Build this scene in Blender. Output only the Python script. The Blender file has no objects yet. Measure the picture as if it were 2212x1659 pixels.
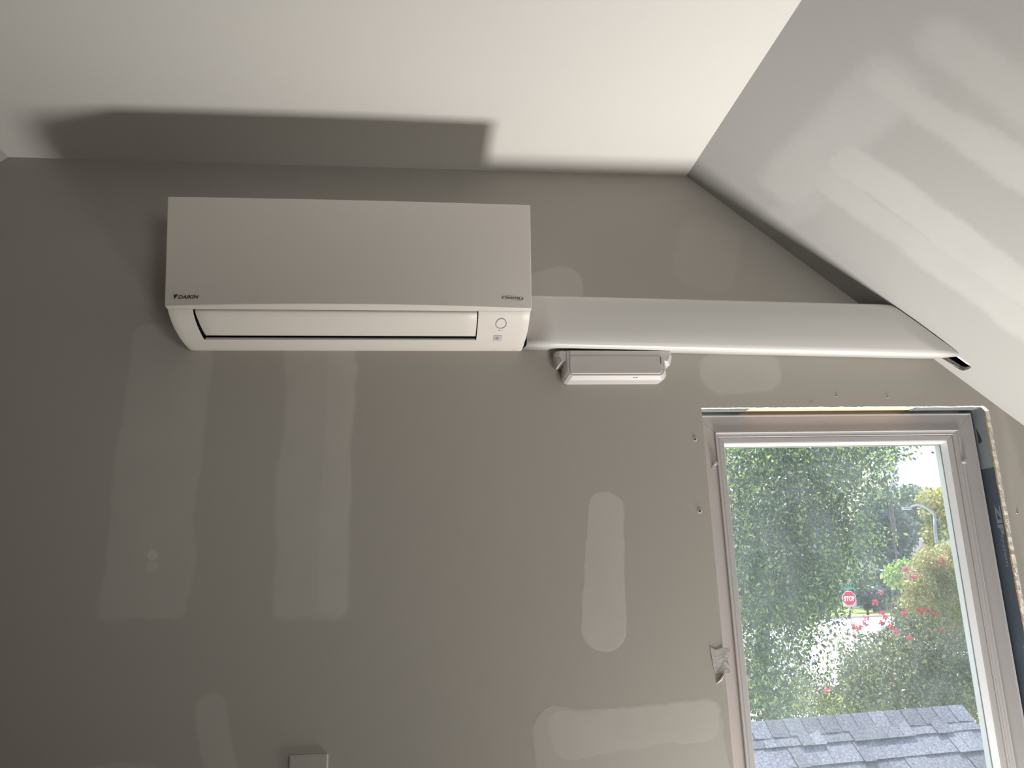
import bpy, bmesh, math, random
import numpy as np
from mathutils import Vector, Matrix, geometry, noise

# ------------------------------------------------------------------ camera, sky, sun, lights, exposure
SC = bpy.context.scene
COL = SC.collection
PI = math.pi
L = 1.77                      # distance from the camera to the gable wall
CAMZ = 1.6
FPX = 1661.0
PX, PY = 1106.0, 829.5
M = np.array([[0.9937, -0.1084, -0.0301], [0.0033, -0.239, 0.971], [0.1124, 0.965, 0.2371]])
_p = (math.radians(6.65), math.radians(13.72), math.radians(-1.78))
def _rot(p):
    yaw, pitch, roll = p
    f = np.array([math.sin(yaw) * math.cos(pitch), math.cos(yaw) * math.cos(pitch), math.sin(pitch)])
    r = np.cross(f, [0, 0, 1.0]); r /= np.linalg.norm(r); u = np.cross(r, f)
    r2 = r * math.cos(roll) + u * math.sin(roll); u2 = u * math.cos(roll) - r * math.sin(roll)
    return np.array([r2, u2, f])
M = _rot(_p)
cam_d = bpy.data.cameras.new('camera')
cam = bpy.data.objects.new('camera', cam_d); COL.objects.link(cam); SC.camera = cam
cam_d.sensor_fit = 'HORIZONTAL'; cam_d.sensor_width = 36.0
cam_d.lens = 36.0 * FPX / 2212.0
cam_d.clip_start = 0.02; cam_d.clip_end = 1000
m4 = Matrix.Identity(4)
for i in range(3):
    m4[i][0] = M[0][i]; m4[i][1] = M[1][i]; m4[i][2] = -M[2][i]
m4[2][3] = CAMZ
cam.matrix_world = m4

def at(px, py, Y):
    """point of the world at depth Y that a pixel of the photograph looks at"""
    d = M.T @ np.array([(px - PX) / FPX, -(py - PY) / FPX, 1.0])
    k = Y / d[1]
    return Vector((d[0] * k, Y, CAMZ + d[2] * k))

SC.view_settings.view_transform = 'Standard'
SC.view_settings.look = 'None'
SC.view_settings.gamma = 1.0
SC.view_settings.exposure = 0.0
SC.view_settings.use_curve_mapping = False
try:
    SC.cycles.use_denoising = True
    SC.cycles.max_bounces = 10
    SC.cycles.diffuse_bounces = 4
    SC.cycles.transparent_max_bounces = 16
    SC.cycles.sample_clamp_indirect = 6.0
except Exception:
    pass

world = bpy.data.worlds.new('sky'); SC.world = world; world.use_nodes = True
wn = world.node_tree; wn.nodes.clear()
wo = wn.nodes.new('ShaderNodeOutputWorld'); bg = wn.nodes.new('ShaderNodeBackground')
sky = wn.nodes.new('ShaderNodeTexSky'); sky.sky_type = 'NISHITA'
SUN_EL, SUN_AZ = 66.0, 8.0
sky.sun_disc = False; sky.sun_elevation = math.radians(SUN_EL); sky.sun_rotation = math.radians(SUN_AZ)
sky.air_density = 1.0; sky.dust_density = 4.0; sky.ozone_density = 1.0
bg.inputs[1].default_value = 0.37
wn.links.new(sky.outputs[0], bg.inputs[0]); wn.links.new(bg.outputs[0], wo.inputs[0])

def lamp(name, kind, loc, rot, energy, color, **kw):
    d = bpy.data.lights.new(name, kind); d.energy = energy; d.color = color
    for k, v in kw.items(): setattr(d, k, v)
    o = bpy.data.objects.new(name, d); COL.objects.link(o); o.location = loc; o.rotation_euler = rot
    return o
sun_dir = Vector((math.sin(math.radians(SUN_AZ)) * math.cos(math.radians(SUN_EL)),
                  math.cos(math.radians(SUN_AZ)) * math.cos(math.radians(SUN_EL)), math.sin(math.radians(SUN_EL))))
sun = lamp('sun', 'SUN', (0, 8, 12), (0, 0, 0), 5.4, (1.0, 0.97, 0.92), angle=math.radians(0.6))
sun.rotation_euler = sun_dir.to_track_quat('Z', 'Y').to_euler()
# added area lamp standing in for daylight off the sunlit floor below the window
lamp('bounce_fill_light', 'AREA', (1.06, 1.50, 0.04), (PI, 0, 0), 26.5, (1.0, 0.965, 0.915), shape='RECTANGLE', size=0.42, size_y=0.46, spread=math.radians(118))
# added soft fill lamp at the rear; no window is built there
lamp('rear_fill_light', 'AREA', (2.0, -3.2, 1.1), (math.radians(99), 0, math.radians(17)), 6.6, (1.0, 0.96, 0.93), shape='RECTANGLE', size=1.0, size_y=1.1, spread=math.radians(62))

# ------------------------------------------------------------------ helpers
def mesh_obj(name, verts, faces, mat, parent=None, smooth=False, mats=None):
    me = bpy.data.meshes.new(name)
    me.from_pydata([tuple(v) for v in verts], [], faces); me.update()
    if mat is not None: me.materials.append(mat)
    if mats:
        for m_ in mats: me.materials.append(m_)
    if smooth:
        for p in me.polygons: p.use_smooth = True
    o = bpy.data.objects.new(name, me); COL.objects.link(o)
    if parent is not None: o.parent = parent
    return o
def bm_obj(name, bm, mat, parent=None, smooth=False):
    bmesh.ops.recalc_face_normals(bm, faces=bm.faces)
    me = bpy.data.meshes.new(name); bm.to_mesh(me); bm.free()
    if mat is not None: me.materials.append(mat)
    if smooth:
        for p in me.polygons: p.use_smooth = True
    o = bpy.data.objects.new(name, me); COL.objects.link(o)
    if parent is not None: o.parent = parent
    return o
def empty(name, loc):
    o = bpy.data.objects.new(name, None); COL.objects.link(o); o.location = loc; o.empty_display_size = 0.1
    return o
def sharp(o, deg=28):
    for p in o.data.polygons: p.use_smooth = True
    o.data.set_sharp_from_angle(angle=math.radians(deg))
    return o
def adopt(root, *objs):
    """parent objects that were built in world coordinates"""
    bpy.context.view_layer.update()
    for o in objs:
        o.parent = root; o.matrix_parent_inverse = root.matrix_world.inverted()
def tag(o, label, cat, group=None):
    o['label'] = label; o['category'] = cat
    if group: o['group'] = group
    return o
def struct(o):
    o['kind'] = 'structure'; return o
def bevel(o, w, seg=2, angle=35):
    m_ = o.modifiers.new('bevel', 'BEVEL'); m_.width = w; m_.segments = seg
    m_.limit_method = 'ANGLE'; m_.angle_limit = math.radians(angle)
    return o
def box(name, a, b, mat, parent=None, bev=0.0):
    x0, y0, z0 = a; x1, y1, z1 = b
    v = [(x, y, z) for x in (x0, x1) for y in (y0, y1) for z in (z0, z1)]
    f = [(0, 1, 3, 2), (4, 6, 7, 5), (0, 4, 5, 1), (2, 3, 7, 6), (0, 2, 6, 4), (1, 5, 7, 3)]
    o = mesh_obj(name, v, f, mat, parent)
    if bev: bevel(o, bev)
    return o
def tube(bm, pts, rad, seg=10, caps=True):
    pts = [Vector(p) for p in pts]; rings = []
    for i, p in enumerate(pts):
        t = (pts[min(i + 1, len(pts) - 1)] - pts[max(i - 1, 0)]).normalized()
        up = Vector((0, 0, 1)) if abs(t.z) < 0.95 else Vector((1, 0, 0))
        a = t.cross(up).normalized(); b = a.cross(t).normalized()
        r = rad[i] if isinstance(rad, (list, tuple)) else rad
        rings.append([bm.verts.new(p + a * (r * math.cos(2 * PI * k / seg)) + b * (r * math.sin(2 * PI * k / seg))) for k in range(seg)])
    for i in range(len(rings) - 1):
        for k in range(seg):
            bm.faces.new((rings[i][k], rings[i][(k + 1) % seg], rings[i + 1][(k + 1) % seg], rings[i + 1][k]))
    if caps:
        bm.faces.new(rings[0][::-1]); bm.faces.new(rings[-1])
def slab(name, outer, holes, to3, thick, mat, edge_mat=None, parent=None, rough=0.0, seed=1):
    """flat sheet with holes: 2-D loops -> front face, back face, edges. to3(u, v, depth) gives the point"""
    loops = [outer] + holes
    flat = [Vector((u, v, 0)) for lp in loops for (u, v) in lp]
    tris = geometry.tessellate_polygon([[Vector((u, v, 0)) for (u, v) in lp] for lp in loops])
    n = len(flat)
    V = [to3(p.x, p.y, 0.0) for p in flat] + [to3(p.x, p.y, thick) for p in flat]
    F = [tuple(t) for t in tris] + [tuple(i + n for i in reversed(t)) for t in tris]
    k = len(outer)
    F += [(i, (i + 1) % k, (i + 1) % k + n, i + n) for i in range(k)]
    o = mesh_obj(name, V, F, mat, parent)
    edges = []
    base = k
    rnd = random.Random(seed)
    for hl in holes:
        m_ = len(hl); EV = []; EF = []
        for r in range(5):
            for j, (u, v) in enumerate(hl):
                u2, v2 = u, v
                if 0 < r < 4 and rough:
                    u2 += rnd.uniform(-rough, rough); v2 += rnd.uniform(-rough, rough)
                EV.append(to3(u2, v2, thick * r / 4))
        for r in range(4):
            for j in range(m_):
                EF.append((r * m_ + j, r * m_ + (j + 1) % m_, (r + 1) * m_ + (j + 1) % m_, (r + 1) * m_ + j))
        edges.append(mesh_obj('cut_edge', EV, EF, edge_mat or mat, o))
        base += m_
    return o, edges

# ------------------------------------------------------------------ materials
def new_mat(name):
    m_ = bpy.data.materials.new(name); m_.use_nodes = True
    nt = m_.node_tree; nt.nodes.clear()
    out = nt.nodes.new('ShaderNodeOutputMaterial')
    return m_, nt, out
def pbr(name, col, rough=0.5, metal=0.0, var=0.0, vscale=8.0, bump=0.0, bscale=120.0, spec=0.5, coat=0.0):
    m_, nt, out = new_mat(name)
    b = nt.nodes.new('ShaderNodeBsdfPrincipled'); nt.links.new(b.outputs[0], out.inputs[0])
    b.inputs['Roughness'].default_value = rough; b.inputs['Metallic'].default_value = metal
    b.inputs['Specular IOR Level'].default_value = spec
    tc = nt.nodes.new('ShaderNodeTexCoord')
    n1 = nt.nodes.new('ShaderNodeTexNoise'); n1.inputs['Scale'].default_value = vscale; n1.inputs['Detail'].default_value = 4
    nt.links.new(tc.outputs['Object'], n1.inputs['Vector'])
    mx = nt.nodes.new('ShaderNodeMix'); mx.data_type = 'RGBA'
    lo = [c * (1 - var) for c in col[:3]] + [1]; hi = [min(1, c * (1 + var)) for c in col[:3]] + [1]
    mx.inputs[6].default_value = lo; mx.inputs[7].default_value = hi
    nt.links.new(n1.outputs[0], mx.inputs[0]); nt.links.new(mx.outputs[2], b.inputs['Base Color'])
    if bump:
        n2 = nt.nodes.new('ShaderNodeTexNoise'); n2.inputs['Scale'].default_value = bscale; n2.inputs['Detail'].default_value = 3
        nt.links.new(tc.outputs['Object'], n2.inputs['Vector'])
        bp = nt.nodes.new('ShaderNodeBump'); bp.inputs['Strength'].default_value = bump; bp.inputs['Distance'].default_value = 0.002
        nt.links.new(n2.outputs[0], bp.inputs['Height']); nt.links.new(bp.outputs[0], b.inputs['Normal'])
    return m_
def drywall(name, base, mud, plane, patches, paper_var=0.03):
    """grey board with hand-trowelled joint compound: patches = (u, v, half u, half v, turn deg, corner, softness, strength)"""
    m_, nt, out = new_mat(name); N = nt.nodes.new; K = nt.links.new
    b = N('ShaderNodeBsdfPrincipled'); K(b.outputs[0], out.inputs[0])
    b.inputs['Roughness'].default_value = 0.75; b.inputs['Specular IOR Level'].default_value = 0.25
    tc = N('ShaderNodeTexCoord'); sp = N('ShaderNodeSeparateXYZ'); K(tc.outputs['Object'], sp.inputs[0])
    cb = N('ShaderNodeCombineXYZ')
    K(sp.outputs[0], cb.inputs[0]); K(sp.outputs[2 if plane == 'xz' else 1], cb.inputs[1])
    wob = N('ShaderNodeTexNoise'); wob.inputs['Scale'].default_value = 5.0; wob.inputs['Detail'].default_value = 3
    K(cb.outputs[0], wob.inputs['Vector'])
    fine = N('ShaderNodeTexNoise'); fine.inputs['Scale'].default_value = 60.0; fine.inputs['Detail'].default_value = 5
    K(cb.outputs[0], fine.inputs['Vector'])
    total = None
    def math_(op, a, c, clamp=False):
        n = N('ShaderNodeMath'); n.operation = op; n.use_clamp = clamp
        for i, q in enumerate((a, c)):
            if isinstance(q, (int, float)): n.inputs[i].default_value = q
            elif q is not None: K(q, n.inputs[i])
        return n.outputs[0]
    wv = math_('MULTIPLY', math_('SUBTRACT', wob.outputs[0], 0.5), 0.05)
    fv = math_('MULTIPLY', math_('SUBTRACT', fine.outputs[0], 0.5), 1.0)
    for (u, v, hu, hv, turn, cr, soft, strength) in patches:
        s1 = N('ShaderNodeVectorMath'); s1.operation = 'SUBTRACT'; K(cb.outputs[0], s1.inputs[0]); s1.inputs[1].default_value = (u, v, 0)
        r = N('ShaderNodeVectorRotate'); r.rotation_type = 'Z_AXIS'; r.inputs['Angle'].default_value = math.radians(turn); K(s1.outputs[0], r.inputs['Vector'])
        ab = N('ShaderNodeVectorMath'); ab.operation = 'ABSOLUTE'; K(r.outputs[0], ab.inputs[0])
        s2 = N('ShaderNodeVectorMath'); s2.operation = 'SUBTRACT'; K(ab.outputs[0], s2.inputs[0]); s2.inputs[1].default_value = (hu - cr, hv - cr, 0)
        mx0 = N('ShaderNodeVectorMath'); mx0.operation = 'MAXIMUM'; K(s2.outputs[0], mx0.inputs[0]); mx0.inputs[1].default_value = (0, 0, 0)
        ln = N('ShaderNodeVectorMath'); ln.operation = 'LENGTH'; K(mx0.outputs[0], ln.inputs[0])
        d = math_('SUBTRACT', ln.outputs['Value'], cr)
        d = math_('ADD', d, wv)
        d = math_('ADD', d, math_('MULTIPLY', fv, soft * 1.6))
        mr = N('ShaderNodeMapRange'); mr.interpolation_type = 'SMOOTHSTEP'
        K(d, mr.inputs['Value']); mr.inputs['From Min'].default_value = soft; mr.inputs['From Max'].default_value = -soft
        mr.inputs['To Min'].default_value = 0.0; mr.inputs['To Max'].default_value = strength
        total = mr.outputs[0] if total is None else math_('MAXIMUM', total, mr.outputs[0])
    streak = N('ShaderNodeTexNoise'); streak.inputs['Scale'].default_value = 9.0; streak.inputs['Detail'].default_value = 5
    K(cb.outputs[0], streak.inputs['Vector'])
    tot2 = math_('MULTIPLY', total, math_('ADD', math_('MULTIPLY', streak.outputs[0], 0.7), 0.65), True)
    big = N('ShaderNodeTexNoise'); big.inputs['Scale'].default_value = 1.6; K(cb.outputs[0], big.inputs['Vector'])
    pc = N('ShaderNodeMix'); pc.data_type = 'RGBA'
    pc.inputs[6].default_value = [c * (1 - paper_var) for c in base] + [1]; pc.inputs[7].default_value = [c * (1 + paper_var) for c in base] + [1]
    K(big.outputs[0], pc.inputs[0])
    mc = N('ShaderNodeMix'); mc.data_type = 'RGBA'; K(tot2, mc.inputs[0]); K(pc.outputs[2], mc.inputs[6]); mc.inputs[7].default_value = list(mud) + [1]
    K(mc.outputs[2], b.inputs['Base Color'])
    bp = N('ShaderNodeBump'); bp.inputs['Strength'].default_value = 0.25; bp.inputs['Distance'].default_value = 0.001
    hh = math_('ADD', math_('MULTIPLY', total, 1.5), math_('MULTIPLY', fine.outputs[0], 0.25))
    K(hh, bp.inputs['Height']); K(bp.outputs[0], b.inputs['Normal'])
    return m_

WALL_PATCHES = [
    (-0.585, 1.85, 0.088, 0.325, 2.0, 0.02, 0.006, 0.34),
    (-0.247, 1.86, 0.080, 0.345, 1.0, 0.02, 0.007, 0.36),
    (-0.200, 1.86, 0.034, 0.340, 1.0, 0.02, 0.006, 0.50),
    (0.408, 1.603, 0.046, 0.178, 3.0, 0.044, 0.003, 0.60),
    (0.445, 1.15, 0.212, 0.155, 0.0, 0.05, 0.003, 0.38),
    (0.46, 1.262, 0.190, 0.045, -2.0, 0.03, 0.006, 0.62),
    (-0.43, 1.27, 0.035, 0.105, -12.0, 0.03, 0.004, 0.35),
    (0.78, 2.065, 0.105, 0.055, 0.0, 0.05, 0.006, 0.45),
    (0.31, 2.27, 0.085, 0.062, -10.0, 0.06, 0.003, 0.45),
    (0.72, 2.38, 0.08, 0.10, 20.0, 0.06, 0.012, 0.2),
    (-0.62, 1.20, 0.10, 0.05, 0.0, 0.05, 0.004, 0.3),
    (-0.586, 1.633, 0.009, 0.009, 0.0, 0.009, 0.003, 0.7),
    (-0.586, 1.66, 0.008, 0.007, 0.0, 0.007, 0.003, 0.9),
    (1.46, 1.4, 0.02, 0.6, 0.0, 0.02, 0.01, 0.3),
]
SLOPE_PATCHES = [
    (0.90, 0.385, 0.66, 0.050, 0.0, 0.03, 0.012, 1.0),
    (0.75, 0.300, 0.50, 0.045, 0.0, 0.03, 0.014, 0.75),
    (0.255, 0.10, 0.035, 0.15, 6.0, 0.03, 0.012, 0.35),
    (0.215, 0.40, 0.060, 0.26, 3.0, 0.04, 0.022, 0.60),
    (0.98, 0.640, 0.80, 0.038, -3.0, 0.03, 0.014, 0.85),
    (0.98, 0.760, 0.78, 0.045, -2.0, 0.04, 0.022, 0.60),
    (0.284, 0.34, 0.007, 0.006, 0.0, 0.006, 0.002, 1.3),
    (0.507, 0.348, 0.007, 0.006, 0.0, 0.006, 0.002, 1.3),
]
MAT = {}
MAT['wall'] = drywall('grey_drywall', (0.40, 0.38, 0.342), (0.55, 0.53, 0.49), 'xz', WALL_PATCHES)
MAT['slope'] = drywall('slope_drywall', (0.43, 0.425, 0.415), (0.525, 0.52, 0.51), 'xy', SLOPE_PATCHES)
MAT['ceiling'] = pbr('ceiling_paint', (0.76, 0.745, 0.715), 0.8, var=0.015, vscale=1.2, bump=0.1, bscale=90, spec=0.2)
MAT['gypsum'] = pbr('gypsum_edge', (0.74, 0.71, 0.65), 0.9, var=0.2, vscale=120, bump=0.7, bscale=260, spec=0.1)
MAT['paper'] = pbr('torn_board_paper', (0.50, 0.485, 0.455), 0.85, var=0.06, vscale=30, bump=0.4, bscale=150, spec=0.1)
MAT['kraft'] = pbr('brown_backing_paper', (0.42, 0.31, 0.19), 0.9, var=0.25, vscale=90, bump=0.8, bscale=200, spec=0.1)
MAT['lumber'] = pbr('sawn_lumber', (0.78, 0.58, 0.43), 0.7, var=0.12, vscale=14, spec=0.2)
MAT['floor'] = pbr('subfloor', (0.34, 0.27, 0.19), 0.7, var=0.12, vscale=6, spec=0.3)
MAT['ac'] = pbr('white_abs_plastic', (0.70, 0.665, 0.615), 0.42, var=0.01, vscale=3, bump=0.04, bscale=400, spec=0.4)
MAT['ac_panel'] = pbr('satin_panel_plastic', (0.65, 0.615, 0.57), 0.38, var=0.01, vscale=3, bump=0.03, bscale=500, spec=0.4)
MAT['cover'] = pbr('line_cover_plastic', (0.66, 0.645, 0.625), 0.36, var=0.01, vscale=3, spec=0.5)
MAT['pod'] = pbr('grey_white_housing_plastic', (0.53, 0.505, 0.49), 0.45, var=0.01, spec=0.4)
MAT['black'] = pbr('black_duct', (0.010, 0.010, 0.012), 0.6, var=0.1)
MAT['ink'] = pbr('dark_grey_print', (0.045, 0.042, 0.045), 0.5)
MAT['ink_soft'] = pbr('grey_print', (0.27, 0.25, 0.27), 0.5)
MAT['label'] = pbr('silver_sticker', (0.50, 0.50, 0.52), 0.4)
MAT['lip'] = pbr('grey_lip_plastic', (0.42, 0.39, 0.35), 0.5)
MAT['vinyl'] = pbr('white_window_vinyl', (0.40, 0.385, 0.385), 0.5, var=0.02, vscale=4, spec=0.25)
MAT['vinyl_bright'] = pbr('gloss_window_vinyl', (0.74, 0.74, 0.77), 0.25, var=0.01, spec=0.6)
MAT['tape'] = pbr('dark_flashing_tape', (0.055, 0.075, 0.10), 0.42, var=0.18, vscale=18, bump=0.35, bscale=40, spec=0.5)
MAT['tape_lap'] = pbr('pale_flashing_tape', (0.20, 0.23, 0.25), 0.42, var=0.12, vscale=14, bump=0.3, bscale=40, spec=0.5)
MAT['tape_print'] = pbr('grey_tape_print', (0.17, 0.205, 0.24), 0.5, var=0.1)
MAT['cavity'] = pbr('dark_roof_cavity', (0.02, 0.025, 0.04), 0.8, var=0.3, vscale=40)
MAT['plate'] = pbr('wall_plate_plastic', (0.43, 0.415, 0.38), 0.4, var=0.01, spec=0.5)
MAT['steel'] = pbr('dark_screw_steel', (0.06, 0.055, 0.05), 0.4, metal=0.6)
MAT['pencil'] = pbr('pencil_mark', (0.20, 0.20, 0.18), 0.8)
MAT['concrete'] = pbr('pale_road', (0.74, 0.70, 0.71), 0.8, var=0.06, vscale=0.3)
MAT['grass'] = pbr('lawn', (0.34, 0.40, 0.10), 0.9, var=0.3, vscale=1.2)
MAT['kerb'] = pbr('kerb_concrete', (0.55, 0.53, 0.50), 0.8, var=0.1)
MAT['siding'] = pbr('pale_house_siding', (0.62, 0.62, 0.66), 0.7, var=0.05)
MAT['houseroof'] = pbr('far_roof', (0.25, 0.25, 0.28), 0.8, var=0.2, vscale=2)
MAT['whitetrim'] = pbr('white_trim', (0.85, 0.85, 0.90), 0.5)
MAT['bark'] = pbr('bark', (0.13, 0.12, 0.11), 0.9, var=0.3, vscale=12, bump=0.6, bscale=30)
MAT['signred'] = pbr('sign_red', (0.62, 0.03, 0.05), 0.4)
MAT['signwhite'] = pbr('sign_white', (0.90, 0.88, 0.90), 0.4)
MAT['signgreen'] = pbr('street_sign_green', (0.03, 0.42, 0.30), 0.4)
MAT['galv'] = pbr('galvanised_steel', (0.42, 0.45, 0.48), 0.45, metal=0.4)
MAT['outside'] = pbr('outside_siding', (0.55, 0.55, 0.55), 0.8)
MAT['darkglass'] = pbr('dark_far_glass', (0.05, 0.06, 0.08), 0.15)

def shingle_mat():
    m_, nt, out = new_mat('grey_asphalt_shingle'); N = nt.nodes.new; K = nt.links.new
    b = N('ShaderNodeBsdfPrincipled'); K(b.outputs[0], out.inputs[0]); b.inputs['Roughness'].default_value = 0.9
    tc = N('ShaderNodeTexCoord'); oi = N('ShaderNodeObjectInfo')
    vo = N('ShaderNodeTexNoise'); vo.inputs['Scale'].default_value = 70; vo.inputs['Detail'].default_value = 6; vo.inputs['Roughness'].default_value = 0.75
    K(tc.outputs['Object'], vo.inputs['Vector'])
    cr = N('ShaderNodeValToRGB'); cr.color_ramp.elements[0].position = 0.36; cr.color_ramp.elements[1].position = 0.64
    cr.color_ramp.elements[0].color = (0.11, 0.115, 0.14, 1); cr.color_ramp.elements[1].color = (0.36, 0.37, 0.415, 1)
    K(vo.outputs[0], cr.inputs[0])
    mr = N('ShaderNodeMapRange'); K(oi.outputs['Random'], mr.inputs[0]); mr.inputs[3].default_value = 0.72; mr.inputs[4].default_value = 1.18
    mu = N('ShaderNodeVectorMath'); mu.operation = 'SCALE'; K(cr.outputs[0], mu.inputs[0]); K(mr.outputs[0], mu.inputs['Scale'])
    K(mu.outputs[0], b.inputs['Base Color'])
    bp = N('ShaderNodeBump'); bp.inputs['Strength'].default_value = 0.5; bp.inputs['Distance'].default_value = 0.003
    K(vo.outputs[0], bp.inputs['Height']); K(bp.outputs[0], b.inputs['Normal'])
    return m_
MAT['shingle'] = shingle_mat()

def glass_mat():
    m_, nt, out = new_mat('dusty_window_glass'); N = nt.nodes.new; K = nt.links.new
    tr = N('ShaderNodeBsdfTransparent'); tr.inputs[0].default_value = (0.95, 0.965, 0.98, 1)
    gl = N('ShaderNodeBsdfGlossy'); gl.inputs['Roughness'].default_value = 0.02
    fr = N('ShaderNodeFresnel'); fr.inputs[0].default_value = 1.45
    fm = N('ShaderNodeMath'); fm.operation = 'MULTIPLY'; K(fr.outputs[0], fm.inputs[0]); fm.inputs[1].default_value = 0.8
    mx = N('ShaderNodeMixShader'); K(fm.outputs[0], mx.inputs[0]); K(tr.outputs[0], mx.inputs[1]); K(gl.outputs[0], mx.inputs[2])
    # dust film and wipe smears on the pane
    tc = N('ShaderNodeTexCoord'); mp = N('ShaderNodeMapping'); K(tc.outputs['Object'], mp.inputs[0]); mp.inputs['Scale'].default_value = (3.0, 1, 1.6)
    mp.inputs['Rotation'].default_value = (0, math.radians(28), 0)
    n1 = N('ShaderNodeTexNoise'); n1.inputs['Scale'].default_value = 2.2; n1.inputs['Detail'].default_value = 5; n1.inputs['Distortion'].default_value = 1.2
    K(mp.outputs[0], n1.inputs['Vector'])
    n2 = N('ShaderNodeTexNoise'); n2.inputs['Scale'].default_value = 260; n2.inputs['Detail'].default_value = 2; K(tc.outputs['Object'], n2.inputs['Vector'])
    r1 = N('ShaderNodeMapRange'); K(n1.outputs[0], r1.inputs[0]); r1.inputs[1].default_value = 0.35; r1.inputs[2].default_value = 0.72; r1.inputs[3].default_value = 0.045; r1.inputs[4].default_value = 0.10
    r2 = N('ShaderNodeMapRange'); K(n2.outputs[0], r2.inputs[0]); r2.inputs[1].default_value = 0.70; r2.inputs[2].default_value = 0.76; r2.inputs[3].default_value = 0.0; r2.inputs[4].default_value = 0.10
    ad = N('ShaderNodeMath'); ad.operation = 'ADD'; K(r1.outputs[0], ad.inputs[0]); K(r2.outputs[0], ad.inputs[1])
    du = N('ShaderNodeBsdfTranslucent'); du.inputs[0].default_value = (0.84, 0.95, 1.0, 1)
    df = N('ShaderNodeBsdfDiffuse'); df.inputs[0].default_value = (0.8, 0.8, 0.82, 1)
    dm = N('ShaderNodeMixShader'); dm.inputs[0].default_value = 0.25; K(du.outputs[0], dm.inputs[1]); K(df.outputs[0], dm.inputs[2])
    m2 = N('ShaderNodeMixShader'); K(ad.outputs[0], m2.inputs[0]); K(mx.outputs[0], m2.inputs[1]); K(dm.outputs[0], m2.inputs[2])
    K(m2.outputs[0], out.inputs[0])
    return m_
MAT['glass'] = glass_mat()

def leaf_mat(name, cols, transl=0.55):
    m_, nt, out = new_mat(name); N = nt.nodes.new; K = nt.links.new
    ge = N('ShaderNodeNewGeometry'); cr = N('ShaderNodeValToRGB'); K(ge.outputs['Random Per Island'], cr.inputs[0])
    cr.color_ramp.interpolation = 'CONSTANT'
    el = cr.color_ramp.elements
    while len(el) < len(cols): el.new(0.5)
    for i, (p, c) in enumerate(cols): el[i].position = p; el[i].color = (*c, 1)
    df = N('ShaderNodeBsdfDiffuse'); tl = N('ShaderNodeBsdfTranslucent'); gl = N('ShaderNodeBsdfGlossy'); gl.inputs['Roughness'].default_value = 0.3
    K(cr.outputs[0], df.inputs[0]); K(cr.outputs[0], tl.inputs[0])
    a = N('ShaderNodeMixShader'); a.inputs[0].default_value = transl; K(df.outputs[0], a.inputs[1]); K(tl.outputs[0], a.inputs[2])
    b = N('ShaderNodeMixShader'); b.inputs[0].default_value = 0.15; K(a.outputs[0], b.inputs[1]); K(gl.outputs[0], b.inputs[2])
    K(b.outputs[0], out.inputs[0])
    return m_
MAT['leaf_big'] = leaf_mat('green_tree_leaf', [(0.0, (0.035, 0.09, 0.07)), (0.34, (0.09, 0.21, 0.12)), (0.62, (0.24, 0.42, 0.15)), (0.81, (0.76, 0.88, 0.18)), (0.94, (0.95, 0.95, 0.75))])  # darkest and palest tones paint inner shade and sun highlights into the leaves
MAT['leaf_myrtle'] = leaf_mat('olive_shrub_leaf', [(0.0, (0.09, 0.17, 0.10)), (0.26, (0.22, 0.31, 0.12)), (0.5, (0.50, 0.52, 0.18)), (0.75, (0.66, 0.68, 0.20)), (0.92, (0.75, 0.60, 0.42))])
MAT['leaf_far_green'] = leaf_mat('far_green_leaf', [(0.0, (0.08, 0.17, 0.13)), (0.4, (0.14, 0.27, 0.16)), (0.75, (0.34, 0.48, 0.15)), (0.93, (0.5, 0.6, 0.3))])
MAT['leaf_far_dark'] = leaf_mat('far_dark_leaf', [(0.0, (0.05, 0.11, 0.12)), (0.5, (0.09, 0.17, 0.15)), (0.85, (0.16, 0.28, 0.16))])
MAT['leaf_lime'] = leaf_mat('lime_leaf', [(0.0, (0.25, 0.42, 0.08)), (0.5, (0.40, 0.58, 0.12)), (0.85, (0.6, 0.7, 0.25))])
MAT['leaf_yellow'] = leaf_mat('yellow_leaf', [(0.0, (0.22, 0.34, 0.10)), (0.4, (0.55, 0.55, 0.10)), (0.75, (0.80, 0.66, 0.08))])
MAT['leaf_grey'] = leaf_mat('grey_green_leaf', [(0.0, (0.16, 0.22, 0.15)), (0.5, (0.30, 0.36, 0.26)), (0.85, (0.45, 0.5, 0.36))])
MAT['petal_red'] = leaf_mat('red_petal', [(0.0, (0.75, 0.02, 0.07)), (0.5, (0.85, 0.06, 0.12))])
MAT['petal_pink'] = leaf_mat('pink_petal', [(0.0, (0.80, 0.12, 0.30)), (0.5, (0.85, 0.25, 0.42))])

# ------------------------------------------------------------------ room shell
CZ = 2.5965                       # flat ceiling height
CXR, CXL = 0.6850, -0.985         # where the slopes start
ANG = math.radians(39.22); TA = math.tan(ANG)
KR, KL = 2.75, -3.05              # knee walls
zr = CZ - (KR - CXR) * TA; zl = CZ - (CXL - KL) * TA
YB = -4.2                         # rear wall
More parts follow.
